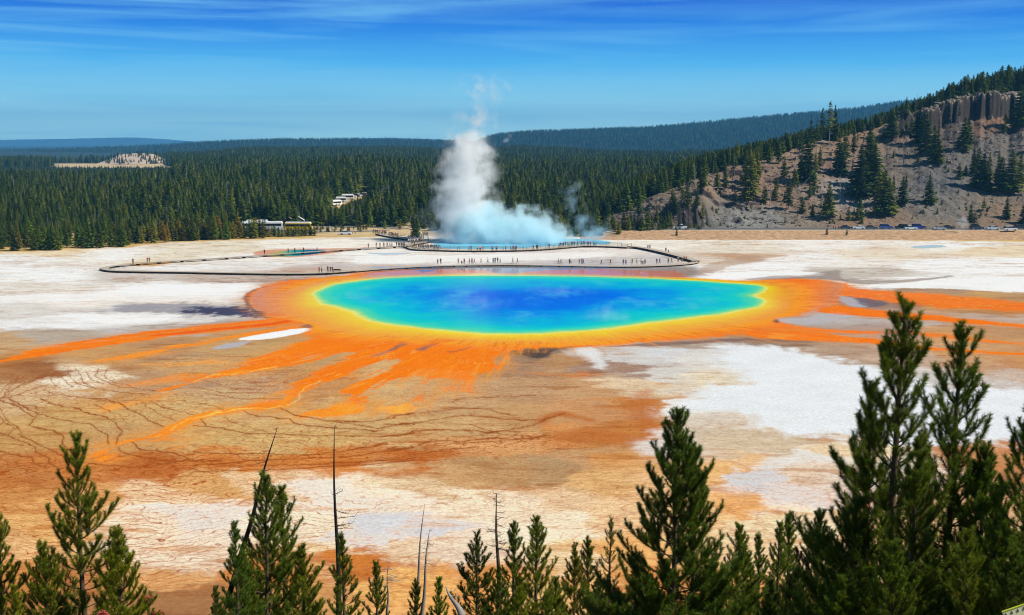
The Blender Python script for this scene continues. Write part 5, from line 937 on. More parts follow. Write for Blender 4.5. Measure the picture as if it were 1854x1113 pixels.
# red-leaved shrubs
M_RED = mat("red_leaves", (.42, .10, .07), .7, noise=(9, .4))
def shrub(u, v, d, R0, label, seed):
    x, z = at_depth(u, v, d); r = np.random.RandomState(seed); o = empty("red_shrub", (x, d, z - R0)); g = float(slope_z(np.array([x]), np.array([d]))[0])
    b = MB()
    for k in range(9): a = k * .7; b.tube([(0, 0, min(0, g - z + R0)), (R0 * .3 * math.cos(a), R0 * .3 * math.sin(a), 0), (R0 * .8 * math.cos(a), R0 * .8 * math.sin(a), R0 * .8)], [.012, .008, .003], 4, False)
    b.build("stem", M_LIMB, o); n = 900; p = r.randn(n, 3); p /= np.linalg.norm(p, axis=1)[:, None]; p *= R0 * r.rand(n, 1) ** .4 * np.array([1.2, 1.2, 1]); a = r.randn(n, 3) * .018; c = r.randn(n, 3) * .018
    V = np.stack([p - a, p + c, p + a, p - c], 1).reshape(-1, 3); link("leaves", mesh_np("leaves", V, np.arange(4 * n).reshape(-1, 4), [M_RED]), o); tag(o, label, "shrub")
shrub(284, 1108, 17, .10, "larger pinkish-red shrub at the bottom edge right of the lower left pines", 1); shrub(268, 1080, 17.5, .05, "tiny pinkish-red shrub sprig just above the larger one", 2); shrub(185, 1108, 15.5, .06, "small pinkish-red shrub at the foot of the lower left pines", 3)
# pale marker board in the corner
x0, z0 = at_depth(1862, 1091, 6.0); o = empty("marker_board", (x0, 6.0, z0)); o.rotation_euler = (math.radians(-8), math.radians(-20), 0)
b = MB(); b.box((0, 0, -.05), (.30, .012, .10), bev=.002); b.build("panel", mat("cream_paint", tuple(lin((238, 240, 190))), .5), o)
b = MB(); b.box((0, -.003, .001), (.302, .012, .004)); b.build("rim", mat("yellow_paint", tuple(lin((205, 210, 40))), .5), o)
b = MB()
for k in range(9): b.box((-.136 + k * .034, -.0075, -.019), (.005, .003, .014))
b.build("tick_marks", mat("black_paint", (.02, .02, .02), .5), o); tag(o, "pale cream board with yellow rim and short black marks in the bottom right corner", "board")
# ------------------------------------------------------------------ boardwalks
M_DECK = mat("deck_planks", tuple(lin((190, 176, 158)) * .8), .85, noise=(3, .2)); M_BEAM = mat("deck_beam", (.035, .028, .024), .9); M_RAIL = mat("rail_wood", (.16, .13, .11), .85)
def smooth_path(pts, step):
    pw = [Vector(ground_xy(u, v) + (0,)) for u, v in pts]; out = []
    for i in range(len(pw) - 1):
        p0 = pw[max(i - 1, 0)]; p1 = pw[i]; p2 = pw[i + 1]; p3 = pw[min(i + 2, len(pw) - 1)]; n = max(1, int((p2 - p1).length / step))
        for k in range(n):
            t = k / n; out.append(.5 * ((2 * p1) + (p2 - p0) * t + (2 * p0 - 5 * p1 + 4 * p2 - p3) * t * t + (3 * p1 - p0 - 3 * p2 + p3) * t ** 3))
    out.append(pw[-1]); return out
def boardwalk(pts, label, h=.42, wd=2.3, rail=None, gap=3.2, beam=.26, posts=100):
    P_ = smooth_path(pts, 1.6); o = empty("boardwalk", tuple(P_[0])); O = P_[0]; L = [p - O for p in P_]
    nr = []
    for i in range(len(L)):
        t = (L[min(i + 1, len(L) - 1)] - L[max(i - 1, 0)]).normalized(); nr.append(Vector((-t.y, t.x, 0)))
    def sweep(name, off0, off1, z0, z1, m, i0=0, i1=None):
        V = []; i1 = i1 or len(L)
        for i in range(i0, i1):
            a = L[i] + nr[i] * off0; b = L[i] + nr[i] * off1; V += [(a.x, a.y, z0), (b.x, b.y, z0), (b.x, b.y, z1), (a.x, a.y, z1)]
        n = i1 - i0; f = [[4 * i + k, 4 * i + 4 + k, 4 * i + 4 + (k + 1) % 4, 4 * i + (k + 1) % 4] for i in range(n - 1) for k in range(4)] + [[0, 1, 2, 3], [4 * n - 1, 4 * n - 2, 4 * n - 3, 4 * n - 4]]
        return link(name, mesh_np(name, np.array(V), np.array(f), [m]), o)
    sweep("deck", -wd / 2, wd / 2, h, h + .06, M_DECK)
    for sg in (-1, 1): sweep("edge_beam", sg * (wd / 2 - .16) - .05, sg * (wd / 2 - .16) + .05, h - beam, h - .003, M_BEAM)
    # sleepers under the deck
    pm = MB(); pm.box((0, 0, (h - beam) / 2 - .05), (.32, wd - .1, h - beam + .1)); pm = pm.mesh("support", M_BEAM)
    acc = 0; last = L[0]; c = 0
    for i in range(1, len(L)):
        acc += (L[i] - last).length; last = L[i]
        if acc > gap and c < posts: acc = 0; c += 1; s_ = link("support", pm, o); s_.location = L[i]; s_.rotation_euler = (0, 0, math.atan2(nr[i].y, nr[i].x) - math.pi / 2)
    if rail:
        k0, k1 = int(rail[0] * len(L)), int(rail[1] * len(L))
        for sg in (-1, 1):
            for zz in (.55, 1.05): sweep("rail", sg * (wd / 2 - .08) - .035, sg * (wd / 2 - .08) + .035, h + zz, h + zz + .07, M_RAIL, k0, k1)
        q = MB(); q.box((0, 0, h + .58), (.10, .10, 1.06)); q = q.mesh("rail_post", M_RAIL); c = 0; acc = 9
        for i in range(k0, k1):
            acc += 1.6
            if acc >= 2.9 and c < 48:
                acc = 0; c += 1
                for sg in (-1, 1): s_ = link("rail_post", q, o); s_.location = L[i] + nr[i] * (sg * (wd / 2 - .19))
    return tag(o, label, "boardwalk")
NEAR_L = [(187, 489), (205, 492.5), (250, 493.8), (330, 495), (430, 497), (520, 498), (585, 497), (640, 493)]
NEAR_M = [(640, 493), (700, 488), (790, 483.5), (900, 481.5), (1000, 482.5), (1080, 484), (1150, 484), (1210, 482), (1248, 479), (1260, 476)]
boardwalk(NEAR_L, "dark-edged low boardwalk across the grey flat left of the spring, from its left tip", .48, 2.3, beam=.26)
boardwalk(NEAR_M, "long thin boardwalk along the far edge of the spring where visitors walk", .34, 2.2, beam=.14)
boardwalk([(1260, 476), (1248, 472), (1215, 463), (1185, 456), (1160, 451), (1140, 449)], "dark boardwalk climbing from the right end of the near walk up to the platform", .65, 2.3, beam=.38)
boardwalk([(1140, 449.5), (1110, 448), (1070, 447), (1045, 447.5), (1010, 450.5), (960, 454), (900, 455.5), (840, 455.5), (795, 454.5), (755, 453), (745, 450)], "railed boardwalk in front of the blue steaming crater", .45, 3.2, rail=(.02, .98), beam=.25)
boardwalk([(745, 450), (725, 448.5), (700, 449.5), (650, 452.5), (600, 456), (540, 460.5), (480, 464.5), (400, 470), (320, 475), (250, 480), (205, 484.5), (187, 489)], "thin far boardwalk running past the small rainbow pool", .5, 2.0, beam=.12, gap=5.5)
boardwalk([(686, 425), (702, 428.5), (722, 432), (745, 435.5), (766, 436), (768, 440), (752, 443), (738, 446), (745, 450)], "zigzag boardwalk crowded with visitors below the clearing", .5, 3.0, rail=(.3, .98), beam=.35)
# ------------------------------------------------------------------ visitors
def dmat(n, c, r=.8): return mat(n, tuple(lin(c) * 1.0), r)
M_SKIN = dmat("skin", (205, 150, 120), .6); M_HAIR = [dmat("hair_brown", (60, 40, 28)), dmat("hair_black", (25, 20, 18)), dmat("hair_fair", (190, 160, 110))]
SH = dict(navy=(28, 36, 80), red=(200, 40, 35), white=(235, 235, 235), black=(22, 22, 26), blue=(40, 80, 170), orange=(235, 120, 20), maroon=(110, 25, 35), pink=(225, 150, 160), green=(150, 200, 60), yellow=(235, 210, 30), grey=(140, 140, 145), teal=(40, 120, 125), cream=(225, 210, 180), purple=(95, 60, 120))
M_SH = {k: dmat("%s_shirt" % k, c) for k, c in SH.items()}
TRS = dict(jeans=(45, 60, 95), black=(22, 22, 24), khaki=(170, 145, 105), grey=(90, 90, 95)); M_TR = {k: dmat("%s_trousers" % k, c) for k, c in TRS.items()}
M_SHOE = dmat("shoes", (50, 45, 42))
def body_mesh(name, pose):
    """a whole human figure grown as one skin round a jointed skeleton"""
    J = {}
    if pose == 'stand': lg = [(.10, .02, .92), (.11, .03, .50), (.11, 0, .09), (.12, -.16, .04)]; lg2 = [(-.10, .02, .92), (-.12, .0, .50), (-.13, .02, .09), (-.15, -.14, .04)]; ar = [(.19, 0, 1.42), (.25, .03, 1.15), (.24, -.06, .90), (.24, -.09, .82)]; ar2 = [(-.19, 0, 1.42), (-.26, .04, 1.16), (-.22, -.12, .98), (-.18, -.18, .94)]; tilt = 0
    if pose == 'walk': lg = [(.10, 0, .92), (.11, -.16, .52), (.11, -.30, .12), (.11, -.46, .08)]; lg2 = [(-.10, 0, .92), (-.11, .05, .50), (-.11, .34, .16), (-.11, .26, .05)]; ar = [(.19, 0, 1.42), (.24, .14, 1.17), (.22, .12, .93), (.22, .08, .86)]; ar2 = [(-.19, 0, 1.42), (-.24, -.12, 1.16), (-.20, -.30, 1.0), (-.18, -.36, .98)]; tilt = -.05
    if pose == 'photo': lg = [(.10, .02, .92), (.13, .03, .50), (.15, 0, .09), (.16, -.16, .04)]; lg2 = [(-.10, .02, .92), (-.13, .0, .50), (-.16, .02, .09), (-.18, -.14, .04)]; ar = [(.19, 0, 1.42), (.28, -.10, 1.22), (.12, -.30, 1.42), (.08, -.34, 1.50)]; ar2 = [(-.19, 0, 1.42), (-.28, -.10, 1.22), (-.12, -.30, 1.42), (-.08, -.34, 1.50)]; tilt = 0
    if pose == 'crouch': lg = [(.10, .10, .42), (.16, -.28, .50), (.14, -.05, .10), (.14, -.20, .04)]; lg2 = [(-.10, .10, .42), (-.16, -.26, .48), (-.15, .0, .10), (-.15, -.16, .04)]; ar = [(.19, -.08, .92), (.25, -.26, .72), (.14, -.42, .62), (.10, -.46, .60)]; ar2 = [(-.19, -.08, .92), (-.26, -.26, .70), (-.14, -.42, .64), (-.10, -.46, .62)]; tilt = 0
    if pose == 'crouch': sp = [(0, .10, .44), (0, .04, .62), (0, -.05, .86), (0, -.08, .96), (0, -.12, 1.04), (0, -.15, 1.16), (0, -.14, 1.24)]
    else: sp = [(0, 0, .95), (0, .01, 1.10), (0, tilt * .5, 1.34), (0, tilt, 1.46), (0, tilt, 1.53), (0, tilt - .01, 1.64), (0, tilt, 1.72)]
    V = list(sp); R_ = [.13, .115, .145, .075, .055, .092, .06]; E = [(i, i + 1) for i in range(6)]; kind = ['t'] * 4 + ['h'] * 3
    def chain(root, pts, rad, kd):
        a = root
        for p, r in zip(pts, rad): V.append(p); R_.append(r); kind.append(kd); E.append((a, len(V) - 1)); a = len(V) - 1
    chain(0, lg, [.105, .07, .045, .04], 'l'); chain(0, lg2, [.105, .07, .045, .04], 'l'); chain(2, ar, [.06, .045, .034, .03], 'a'); chain(2, ar2, [.06, .045, .034, .03], 'a')
    me = bpy.data.meshes.new(name); me.from_pydata(V, E, []); ob = bpy.data.objects.new(name, me); COL.objects.link(ob)
    sk = ob.modifiers.new("s", 'SKIN'); 
    for i, v in enumerate(me.skin_vertices[0].data): v.radius = (R_[i], R_[i] * (.72 if kind[i] == 't' else 1)); v.use_root = (i == 0)
    sb = ob.modifiers.new("d", 'SUBSURF'); sb.levels = 1; sb.render_levels = 1
    dg = bpy.context.evaluated_depsgraph_get(); out = bpy.data.meshes.new_from_object(ob.evaluated_get(dg)); bpy.data.objects.remove(ob)
    out.name = name; A_ = np.array(V)
    sg = [(a, b) for a, b in E]
    for _ in range(6): out.materials.append(M_SKIN)
    for p in out.polygons:
        c = np.array(p.center); best = None; bd = 9
        for a, b in sg:
            pa, pb = A_[a], A_[b]; t = max(0, min(1, np.dot(c - pa, pb - pa) / (np.dot(pb - pa, pb - pa) + 1e-9))); d = np.linalg.norm(c - pa - (pb - pa) * t)
            if d < bd: bd = d; best = (a, b, t)
        a, b, t = best; kd = kind[b]
        if kd == 'h': hz = A_[5][2]; mi = 3 if (c[2] > hz + .02 or c[1] > A_[5][1] + .02) and c[2] > A_[4][2] + .04 else 0
        elif kd == 't': mi = 1
        elif kd == 'l': mi = 4 if c[2] < .11 and pose != 'x' else 2
        else: mi = 1 if c[2] > A_[a][2] - .2 and a in (2,) or (b - 1 == a and kind[a] == 'a' and A_[a][2] > 1.3 and t < .6) else 0
        if kd == 'a' and a == 2: mi = 1
        p.material_index = mi; p.use_smooth = True
    return out
BODY = {k: body_mesh("person", k) for k in ('stand', 'walk', 'photo', 'crouch')}
def person(u, v, shirt, trs, pose, face, label, group, h=None, z=.5):
    x, y = ground_xy(u, v, z); o = link("person", BODY[pose]); s = rnd.uniform(.94, 1.06) if h is None else h; o.location = (float(x), float(y), z); o.scale = (s, s, s); o.rotation_euler = (0, 0, face)
    for i, m in ((1, M_SH[shirt]), (2, M_TR[trs]), (3, rnd.choice(M_HAIR)), (4, M_SHOE)): o.material_slots[i].link = 'OBJECT'; o.material_slots[i].material = m
    return tag(o, label, "person", group)
ORD = ["first", "second", "third", "fourth", "fifth", "sixth", "seventh", "eighth", "ninth", "tenth", "eleventh", "twelfth", "thirteenth", "fourteenth", "fifteenth", "sixteenth", "seventeenth", "eighteenth", "nineteenth", "twentieth"]
PW = dict(stand="standing", walk="walking", photo="photographing", crouch="crouching")
def people(lst, where, group, z, base=None):
    for i, q in enumerate(lst):
        u, sh, tr_, po = q[:4]; v = q[4] if len(q) > 4 else base(u)
        fc = {'walk': rnd.choice([1.57, -1.57]), 'stand': rnd.choice([0, .4, 3.14, 2.7, -.5]), 'photo': 0, 'crouch': .3}[po]
        person(u, v, sh, tr_, po, fc, "%s from left %s, %s in %s top" % (ORD[i] if i < 20 else str(i + 1) + "th", where, PW[po], sh), group, z=z)
nb = lambda u: float(np.interp(u, [640, 700, 790, 900, 1000, 1080, 1150, 1210, 1248], [492.3, 487.3, 482.8, 480.8, 481.8, 483.3, 483.3, 481.3, 478])) - 4.2
people([(792.5, 'navy', 'black', 'stand'), (798, 'navy', 'jeans', 'stand'), (830, 'pink', 'grey', 'stand'), (836, 'black', 'black', 'crouch'), (840.5, 'black', 'black', 'stand'), (850, 'white', 'khaki', 'stand'), (854.5, 'maroon', 'black', 'stand'), (858.8, 'orange', 'grey', 'walk'), (871, 'orange', 'khaki', 'walk'), (883.5, 'white', 'jeans', 'walk'), (893, 'blue', 'jeans', 'stand'), (896.5, 'navy', 'jeans', 'stand'), (901, 'black', 'grey', 'stand'), (905.5, 'grey', 'black', 'walk'), (928.6, 'grey', 'khaki', 'walk'), (936.6, 'navy', 'grey', 'walk')],
       "on the near boardwalk's left half", "visitors on the near boardwalk", .46, nb)
people([(1011, 'white', 'grey', 'walk'), (1015.6, 'grey', 'jeans', 'walk'), (1031, 'black', 'black', 'stand'), (1033.6, 'white', 'jeans', 'walk'), (1049, 'red', 'khaki', 'stand'), (1053.6, 'navy', 'grey', 'stand'), (1056.3, 'blue', 'jeans', 'walk'), (1088.7, 'grey', 'jeans', 'walk'), (1105.4, 'navy', 'grey', 'walk'), (1128.4, 'navy', 'grey', 'stand'), (1133, 'blue', 'black', 'stand'), (1144.6, 'black', 'khaki', 'photo'), (1153, 'grey', 'khaki', 'walk'), (1161, 'white', 'grey', 'stand'), (1163.8, 'black', 'jeans', 'crouch'), (1167.8, 'maroon', 'black', 'stand')],
       "on the right half of the near boardwalk", "visitors on the near boardwalk", .46, nb)
people([(1189, 'navy', 'jeans', 'stand'), (1194.5, 'navy', 'jeans', 'walk'), (1210, 'teal', 'black', 'stand'), (1216, 'orange', 'khaki', 'walk'), (1227.7, 'white', 'black', 'stand', 474.6), (1234, 'black', 'grey', 'crouch', 474.6), (1238.4, 'maroon', 'black', 'stand', 474), (1242.4, 'red', 'black', 'walk', 473.6)], "near the right tip of the boardwalk", "visitors at the right tip of the boardwalk", .6, nb)
people([(578, 'red', 'grey', 'stand', 493.5), (582.6, 'white', 'black', 'stand', 493.5), (593.5, 'black', 'jeans', 'stand', 493), (598.3, 'navy', 'black', 'stand', 493), (602, 'maroon', 'black', 'stand', 493)], "on the boardwalk left of the spring", "visitors left of the spring", .68)
people([(241, 'black', 'black', 'stand', 478), (267, 'red', 'khaki', 'stand', 476), (270.6, 'maroon', 'grey', 'stand', 476)], "by the boardwalk's far left tip", "visitors at the left tip", .56)
people([(479, 'black', 'black', 'stand', 461.6), (522, 'teal', 'jeans', 'stand', 458.6), (534, 'maroon', 'black', 'stand', 458), (550, 'maroon', 'grey', 'stand', 457), (574, 'teal', 'grey', 'walk', 455.5)], "before the small rainbow pool", "visitors by the small pool", .56)
people([(667, 'grey', 'black', 'stand', 448.6), (681.5, 'grey', 'khaki', 'stand', 448), (688, 'black', 'grey', 'stand', 447.6), (695, 'black', 'black', 'stand', 447.4), (701, 'navy', 'black', 'stand', 447), (706, 'white', 'jeans', 'walk', 446.6), (709.6, 'cream', 'grey', 'stand', 446.6), (718, 'black', 'black', 'stand', 446)], "on the far boardwalk left of the crowd", "visitors on the far boardwalk", .56)
rc = lambda a: rnd.choice(a); cols = ['navy', 'black', 'grey', 'white', 'maroon', 'blue', 'purple', 'cream', 'red', 'teal', 'pink']
def crowd(n, u0, u1, v0, v1, pal, where, group, z=.5):
    people([(u0 + (u1 - u0) * (i + .2 + .6 * rnd.random()) / n, rc(pal), rc(list(TRS)), rc(['stand', 'stand', 'walk', 'photo']), v0 + (v1 - v0) * (i + .5) / n + rnd.uniform(-.9, .3)) for i in range(n)], where, group, z)
crowd(6, 721, 733, 447.2, 447.8, ['maroon', 'black', 'pink', 'navy'], "in the knot left of the railing", "crowd at the bend, left", .55)
people([(746.5, 'yellow', 'grey', 'stand', 449.5)], "at the bend beside the railing", "lone yellow", .55)
crowd(20, 751, 796, 450.3, 452.5, ['black', 'navy', 'black', 'maroon', 'grey', 'purple', 'navy'], "in the dark crowd by the railing", "dark crowd at the railing", .52)
crowd(9, 739, 768, 441.4, 438.2, ['white', 'blue', 'navy', 'white', 'grey'], "in the zigzag walk's front row", "crowd on the zigzag front", .55)
crowd(10, 738, 768, 433.8, 434.4, ['white', 'maroon', 'blue', 'pink', 'navy', 'cream'], "in the zigzag walk's back row", "crowd on the zigzag back", .55)
crowd(8, 763, 775, 427.5, 427, ['black', 'grey', 'white', 'navy'], "in the crowd beside the steam", "crowd beside the steam", .1)
crowd(14, 674, 700, 423.4, 425.2, cols, "in the upper queue under the clearing", "upper queue left", .5)
crowd(9, 703, 721, 427.0, 430.2, ['maroon', 'red', 'black', 'white', 'pink'], "in the lower queue under the clearing", "lower queue", .5)
people([(853, 'navy', 'grey', 'stand'), (864, 'black', 'khaki', 'crouch'), (868, 'cream', 'grey', 'photo'), (870.5, 'pink', 'grey', 'stand'), (874.6, 'teal', 'khaki', 'stand'), (892.4, 'grey', 'black', 'stand'), (898, 'black', 'black', 'walk'), (899.8, 'maroon', 'grey', 'stand'), (915.7, 'maroon', 'grey', 'stand'), (925, 'blue', 'grey', 'walk'), (929, 'navy', 'black', 'stand'), (932.5, 'red', 'grey', 'stand'), (934.8, 'navy', 'grey', 'stand'), (966, 'black', 'black', 'walk'), (971.6, 'black', 'black', 'stand'), (973.6, 'navy', 'black', 'stand'), (994.2, 'black', 'jeans', 'stand')], "along the crater railing", "visitors along the railing", .52,
       lambda u: float(np.interp(u, [795, 840, 900, 960, 1010], [453.6, 454.4, 454.2, 452.8, 449.2])))
people([(1012, 'maroon', 'black', 'crouch', 447.6), (1014.5, 'navy', 'grey', 'stand', 447.6), (1017.6, 'purple', 'black', 'stand', 447.4), (1020.6, 'black', 'black', 'stand', 447), (1024, 'blue', 'jeans', 'stand', 446.2), (1028.3, 'green', 'grey', 'stand', 445.8), (1031, 'white', 'khaki', 'walk', 445.6), (1034.3, 'red', 'jeans', 'stand', 445.6), (1037, 'maroon', 'black', 'stand', 445.4), (1040, 'navy', 'jeans', 'stand', 445.4), (1046, 'red', 'grey', 'stand', 445.2), (1052.4, 'red', 'black', 'walk', 445), (1057.3, 'navy', 'grey', 'stand', 445), (1063.3, 'red', 'black', 'stand', 445), (1066, 'maroon', 'grey', 'stand', 445), (1069, 'red', 'jeans', 'stand', 445), (1075.5, 'grey', 'black', 'stand', 445)], "in the group right of the steam", "group on the platform", .55)
people([(1173, 'navy', 'jeans', 'stand', 452), (1176.6, 'blue', 'blue' if 0 else 'jeans', 'stand', 452), (1205.4, 'black', 'black', 'stand', 457.5), (1210, 'grey', 'black', 'crouch', 457.5)], "on the white flat beyond the boardwalk", "visitors on the far white flat", .05)
people([(1509, 'red', 'grey', 'stand', 415.5), (1513, 'red', 'black', 'stand', 415.5), (1518, 'black', 'black', 'walk', 415.5), (1676, 'navy', 'grey', 'stand', 417)], "by the parked cars on the road", "people on the road", 2.28)
people([(603, 'white', 'black', 'stand', 419), (601, 'navy', 'khaki', 'walk', 420), (638, 'pink', 'grey', 'stand', 424), (643, 'white', 'grey', 'stand', 424), (654, 'cream', 'jeans', 'walk', 421), (633, 'maroon', 'grey', 'walk', 421), (620, 'grey', 'black', 'stand', 422)], "on the paths right of the coaches", "people by the car park", .15)
# bench on the walk left of the spring
x, y = ground_xy(610, 493.4, .68); o = empty("bench", (float(x), float(y), .68)); M_BN = mat("bench_wood", (.04, .03, .028), .8)
b = MB(); b.box((0, 0, .45), (1.9, .42, .06), bev=.01); b.build("seat", M_BN, o); b = MB(); b.box((0, .2, .78), (1.9, .05, .30), bev=.01); b.build("backrest", M_BN, o)
for sx in (-.8, .8): b = MB(); b.box((sx, .0, .21), (.08, .38, .419)); b.box((sx, .2, .68), (.07, .049, .46)); b.build("leg", M_BN, o)
tag(o, "dark bench on the boardwalk right of the five visitors left of the spring", "bench")
# ------------------------------------------------------------------ cars, buses, huts
M_GLS = mat("car_glass", (.02, .025, .03), .08, spec=.5); M_TYRE = mat("tyre_rubber", (.02, .02, .02), .9); M_RIM = mat("wheel_rim", (.45, .45, .47), .35, metal=.8); M_LAMP = mat("headlight_glass", (.75, .75, .72), .15); M_TAIL = mat("tail_light", (.45, .02, .02), .3)
M_CAR = bpy.data.materials.new("car_paint"); M_CAR.use_nodes = True; t = M_CAR.node_tree; oi = t.nodes.new('ShaderNodeObjectInfo'); t.links.new(oi.outputs['Color'], t.nodes['Principled BSDF'].inputs['Base Color']); t.nodes['Principled BSDF'].inputs['Roughness'].default_value = .25; t.nodes['Principled BSDF'].inputs['Coat Weight'].default_value = .5
def loft(b, prof, w0, roof_in):
    """side profile (x,z) given for the lower and the upper edge, swept to the sides with tumblehome"""
    pass
def side_body(prof, hw, inset):
    """car shell from a side outline: list of (x, z, k); k = how far the point leans inwards"""
    b = MB(); n = len(prof); rows = []
    for f in (-1, -.92, .92, 1):
        rows.append([b.bm.verts.new((x, f * (hw - inset * k), z + (0 if abs(f) == 1 else .03))) for x, z, k in prof])
    for r0, r1 in zip(rows, rows[1:]):
        for i in range(n): b.bm.faces.new((r0[i], r0[(i + 1) % n], r1[(i + 1) % n], r1[i]))
    b.bm.faces.new(rows[0][::-1]); b.bm.faces.new(rows[-1]); return b
def make_car(kind):
    L, hw, H = dict(sedan=(4.7, .9, 1.45), suv=(4.8, .95, 1.75), pickup=(5.6, 1.0, 1.85))[kind]; h = L / 2
    lo = [(-h, .38, .3), (-h + .04, .75, .1), (h - .1, .72, .1), (h, .4, .3), (h - .1, .28, .1), (-h + .1, .28, .1)]
    if kind == 'sedan': body = [(-h, .40, .1), (-h + .03, .85, .1), (-h + .75, .95, .3), (h - 1.35, .93, .3), (h - .25, .76, .2), (h, .45, .1), (h - .1, .27, .1), (-h + .1, .27, .1)]; cab = [(-h + .65, .93), (-h + 1.25, H - .05), (-h + 2.5, H), (h - 1.3, .92)]
    elif kind == 'suv': body = [(-h, .45, .1), (-h + .03, 1.0, .1), (-h + .2, 1.06, .3), (h - 1.2, 1.04, .3), (h - .15, .92, .2), (h, .5, .1), (h - .1, .32, .1), (-h + .1, .32, .1)]; cab = [(-h + .1, 1.04), (-h + .4, H - .04), (-h + 3.0, H), (h - 1.15, 1.03)]
    else: body = [(-h, .5, .1), (-h + .02, 1.08, .1), (-h + .1, 1.10, .2), (h - 1.4, 1.08, .3), (h - .15, .98, .2), (h, .55, .1), (h - .1, .40, .1), (-h + .1, .40, .1)]; cab = [(-h + 1.9, 1.08), (-h + 2.0, H - .04), (-h + 3.5, H), (h - 1.35, 1.07)]
    P_ = {}; P_['body'] = side_body(body, hw, .12).mesh("body", M_CAR)
    x0, x1, x2, x3 = [c[0] for c in cab]; z0, z1, z2, z3 = [c[1] for c in cab]
    P_['window'] = side_body([(x0, z0 - .02, .5), (x1 - .02, z1 - .06, 2.2), (x2, z2 - .06, 2.2), (x3, z3 - .02, .5)], hw - .02, .10).mesh("window", M_GLS)
    P_['roof'] = side_body([(x1 - .03, z1 - .05, 2.0), (x1 + .12, z1 + .02, 2.6), (x2 - .12, z2 + .03, 2.6), (x2 + .05, z2 - .05, 2.0)], hw, .10).mesh("roof", M_CAR)
    b = MB(); b.disc((0, 0, 0), .33, .22, n=18); P_['tyre'] = b.mesh("tyre", M_TYRE); b = MB(); b.disc((0, 0, 0), .20, .24, n=12); P_['rim'] = b.mesh("rim", M_RIM)
    b = MB(); b.box((0, 0, 0), (.10, .34, .14), bev=.02); P_['lamp'] = b.mesh("headlight", M_LAMP); b = MB(); b.box((0, 0, 0), (.06, .26, .16), bev=.01); P_['tail'] = b.mesh("tail_light", M_TAIL)
    return P_, L, hw, kind
CARS = {k: make_car(k) for k in ('sedan', 'suv', 'pickup')}
def car(u, v, kind, colr, rz, label, group=None, z=2.28, loc=None, name="parked_car", cat="car"):
    P_, L, hw, _ = CARS[kind]; x, y = ground_xy(u, v, z) if loc is None else loc[:2]; o = empty(name, (float(x), float(y), z if loc is None else loc[2]), rz); c = tuple(lin(colr)) + (1,)
    for nm in ('body', 'window', 'roof'): q = link(nm, P_[nm], o); q.color = c
    for sx in (-L / 2 + .95, L / 2 - .95):
        for sy in (-1, 1): w_ = link("wheel", P_['tyre'], o); w_.location = (sx, sy * (hw - .1), .33); r_ = link("rim", P_['rim'], w_)
    zz = .72 if kind == 'sedan' else .85
    for sy in (-1, 1): q = link("headlight", P_['lamp'], o); q.location = (L / 2 - .12, sy * (hw - .3), zz - .08); q = link("tail_light", P_['tail'], o); q.location = (-L / 2 + .01, sy * (hw - .25), zz)
    return tag(o, label, cat, group)
R0 = -math.atan2(0, 1)
for u, v, k, c, rz, lab in ((1232, 415, 'pickup', (225, 230, 235), 3.14, "pale pickup alone on the road at the foot of the rock wall"), (1532, 414.5, 'sedan', (25, 28, 45), 0, "dark navy sedan at the left end of the row of parked cars"), (1554, 414.5, 'sedan', (235, 240, 240), 3.14, "white sedan second from the left of the parked row"),
  (1577, 414.5, 'sedan', (60, 60, 62), 0, "charcoal low sedan third in the parked row"), (1604, 414, 'suv', (30, 60, 150), 0, "blue hatch-backed car fourth in the parked row"), (1632, 414, 'suv', (12, 12, 18), 3.14, "large black vehicle in the middle of the parked row"), (1649, 415.5, 'sedan', (200, 210, 220), 0, "silver-roofed car in front of the black vehicle"),
  (1662, 413.5, 'suv', (25, 40, 160), 0, "bright blue car behind the silver-roofed one"), (1701, 416, 'sedan', (175, 180, 188), 0, "silver sedan right of the bright blue car"), (1717, 414.5, 'sedan', (20, 24, 28), 0, "black sedan tucked behind the silver one"), (1768, 415.5, 'suv', (24, 34, 70), 0, "dark blue car under the small roadside conifer"),
  (1798, 416, 'sedan', (205, 222, 240), 0, "pale blue sedan right of the roadside conifer"), (1829, 417.5, 'suv', (225, 228, 232), 0, "white car at the right end of the parked row"), (1848, 414.5, 'suv', (18, 20, 22), 0, "black vehicle half hidden behind the last white car")):
    car(u, v, k, c, rz, lab, "cars parked along the road")
car(626, 424.5, 'sedan', (225, 232, 240), 0, "white car beside the path right of the yellow bush clump", z=.15)
M_BUSY = mat("yellow_bus_paint", tuple(lin((240, 200, 0)) * .9), .35); M_BUSW = mat("white_bus_paint", (.72, .76, .80), .35); M_BUSB = mat("blue_grey_bus_paint", (.35, .48, .62), .35); M_ROOFW = mat("white_roof", (.8, .8, .78), .5)
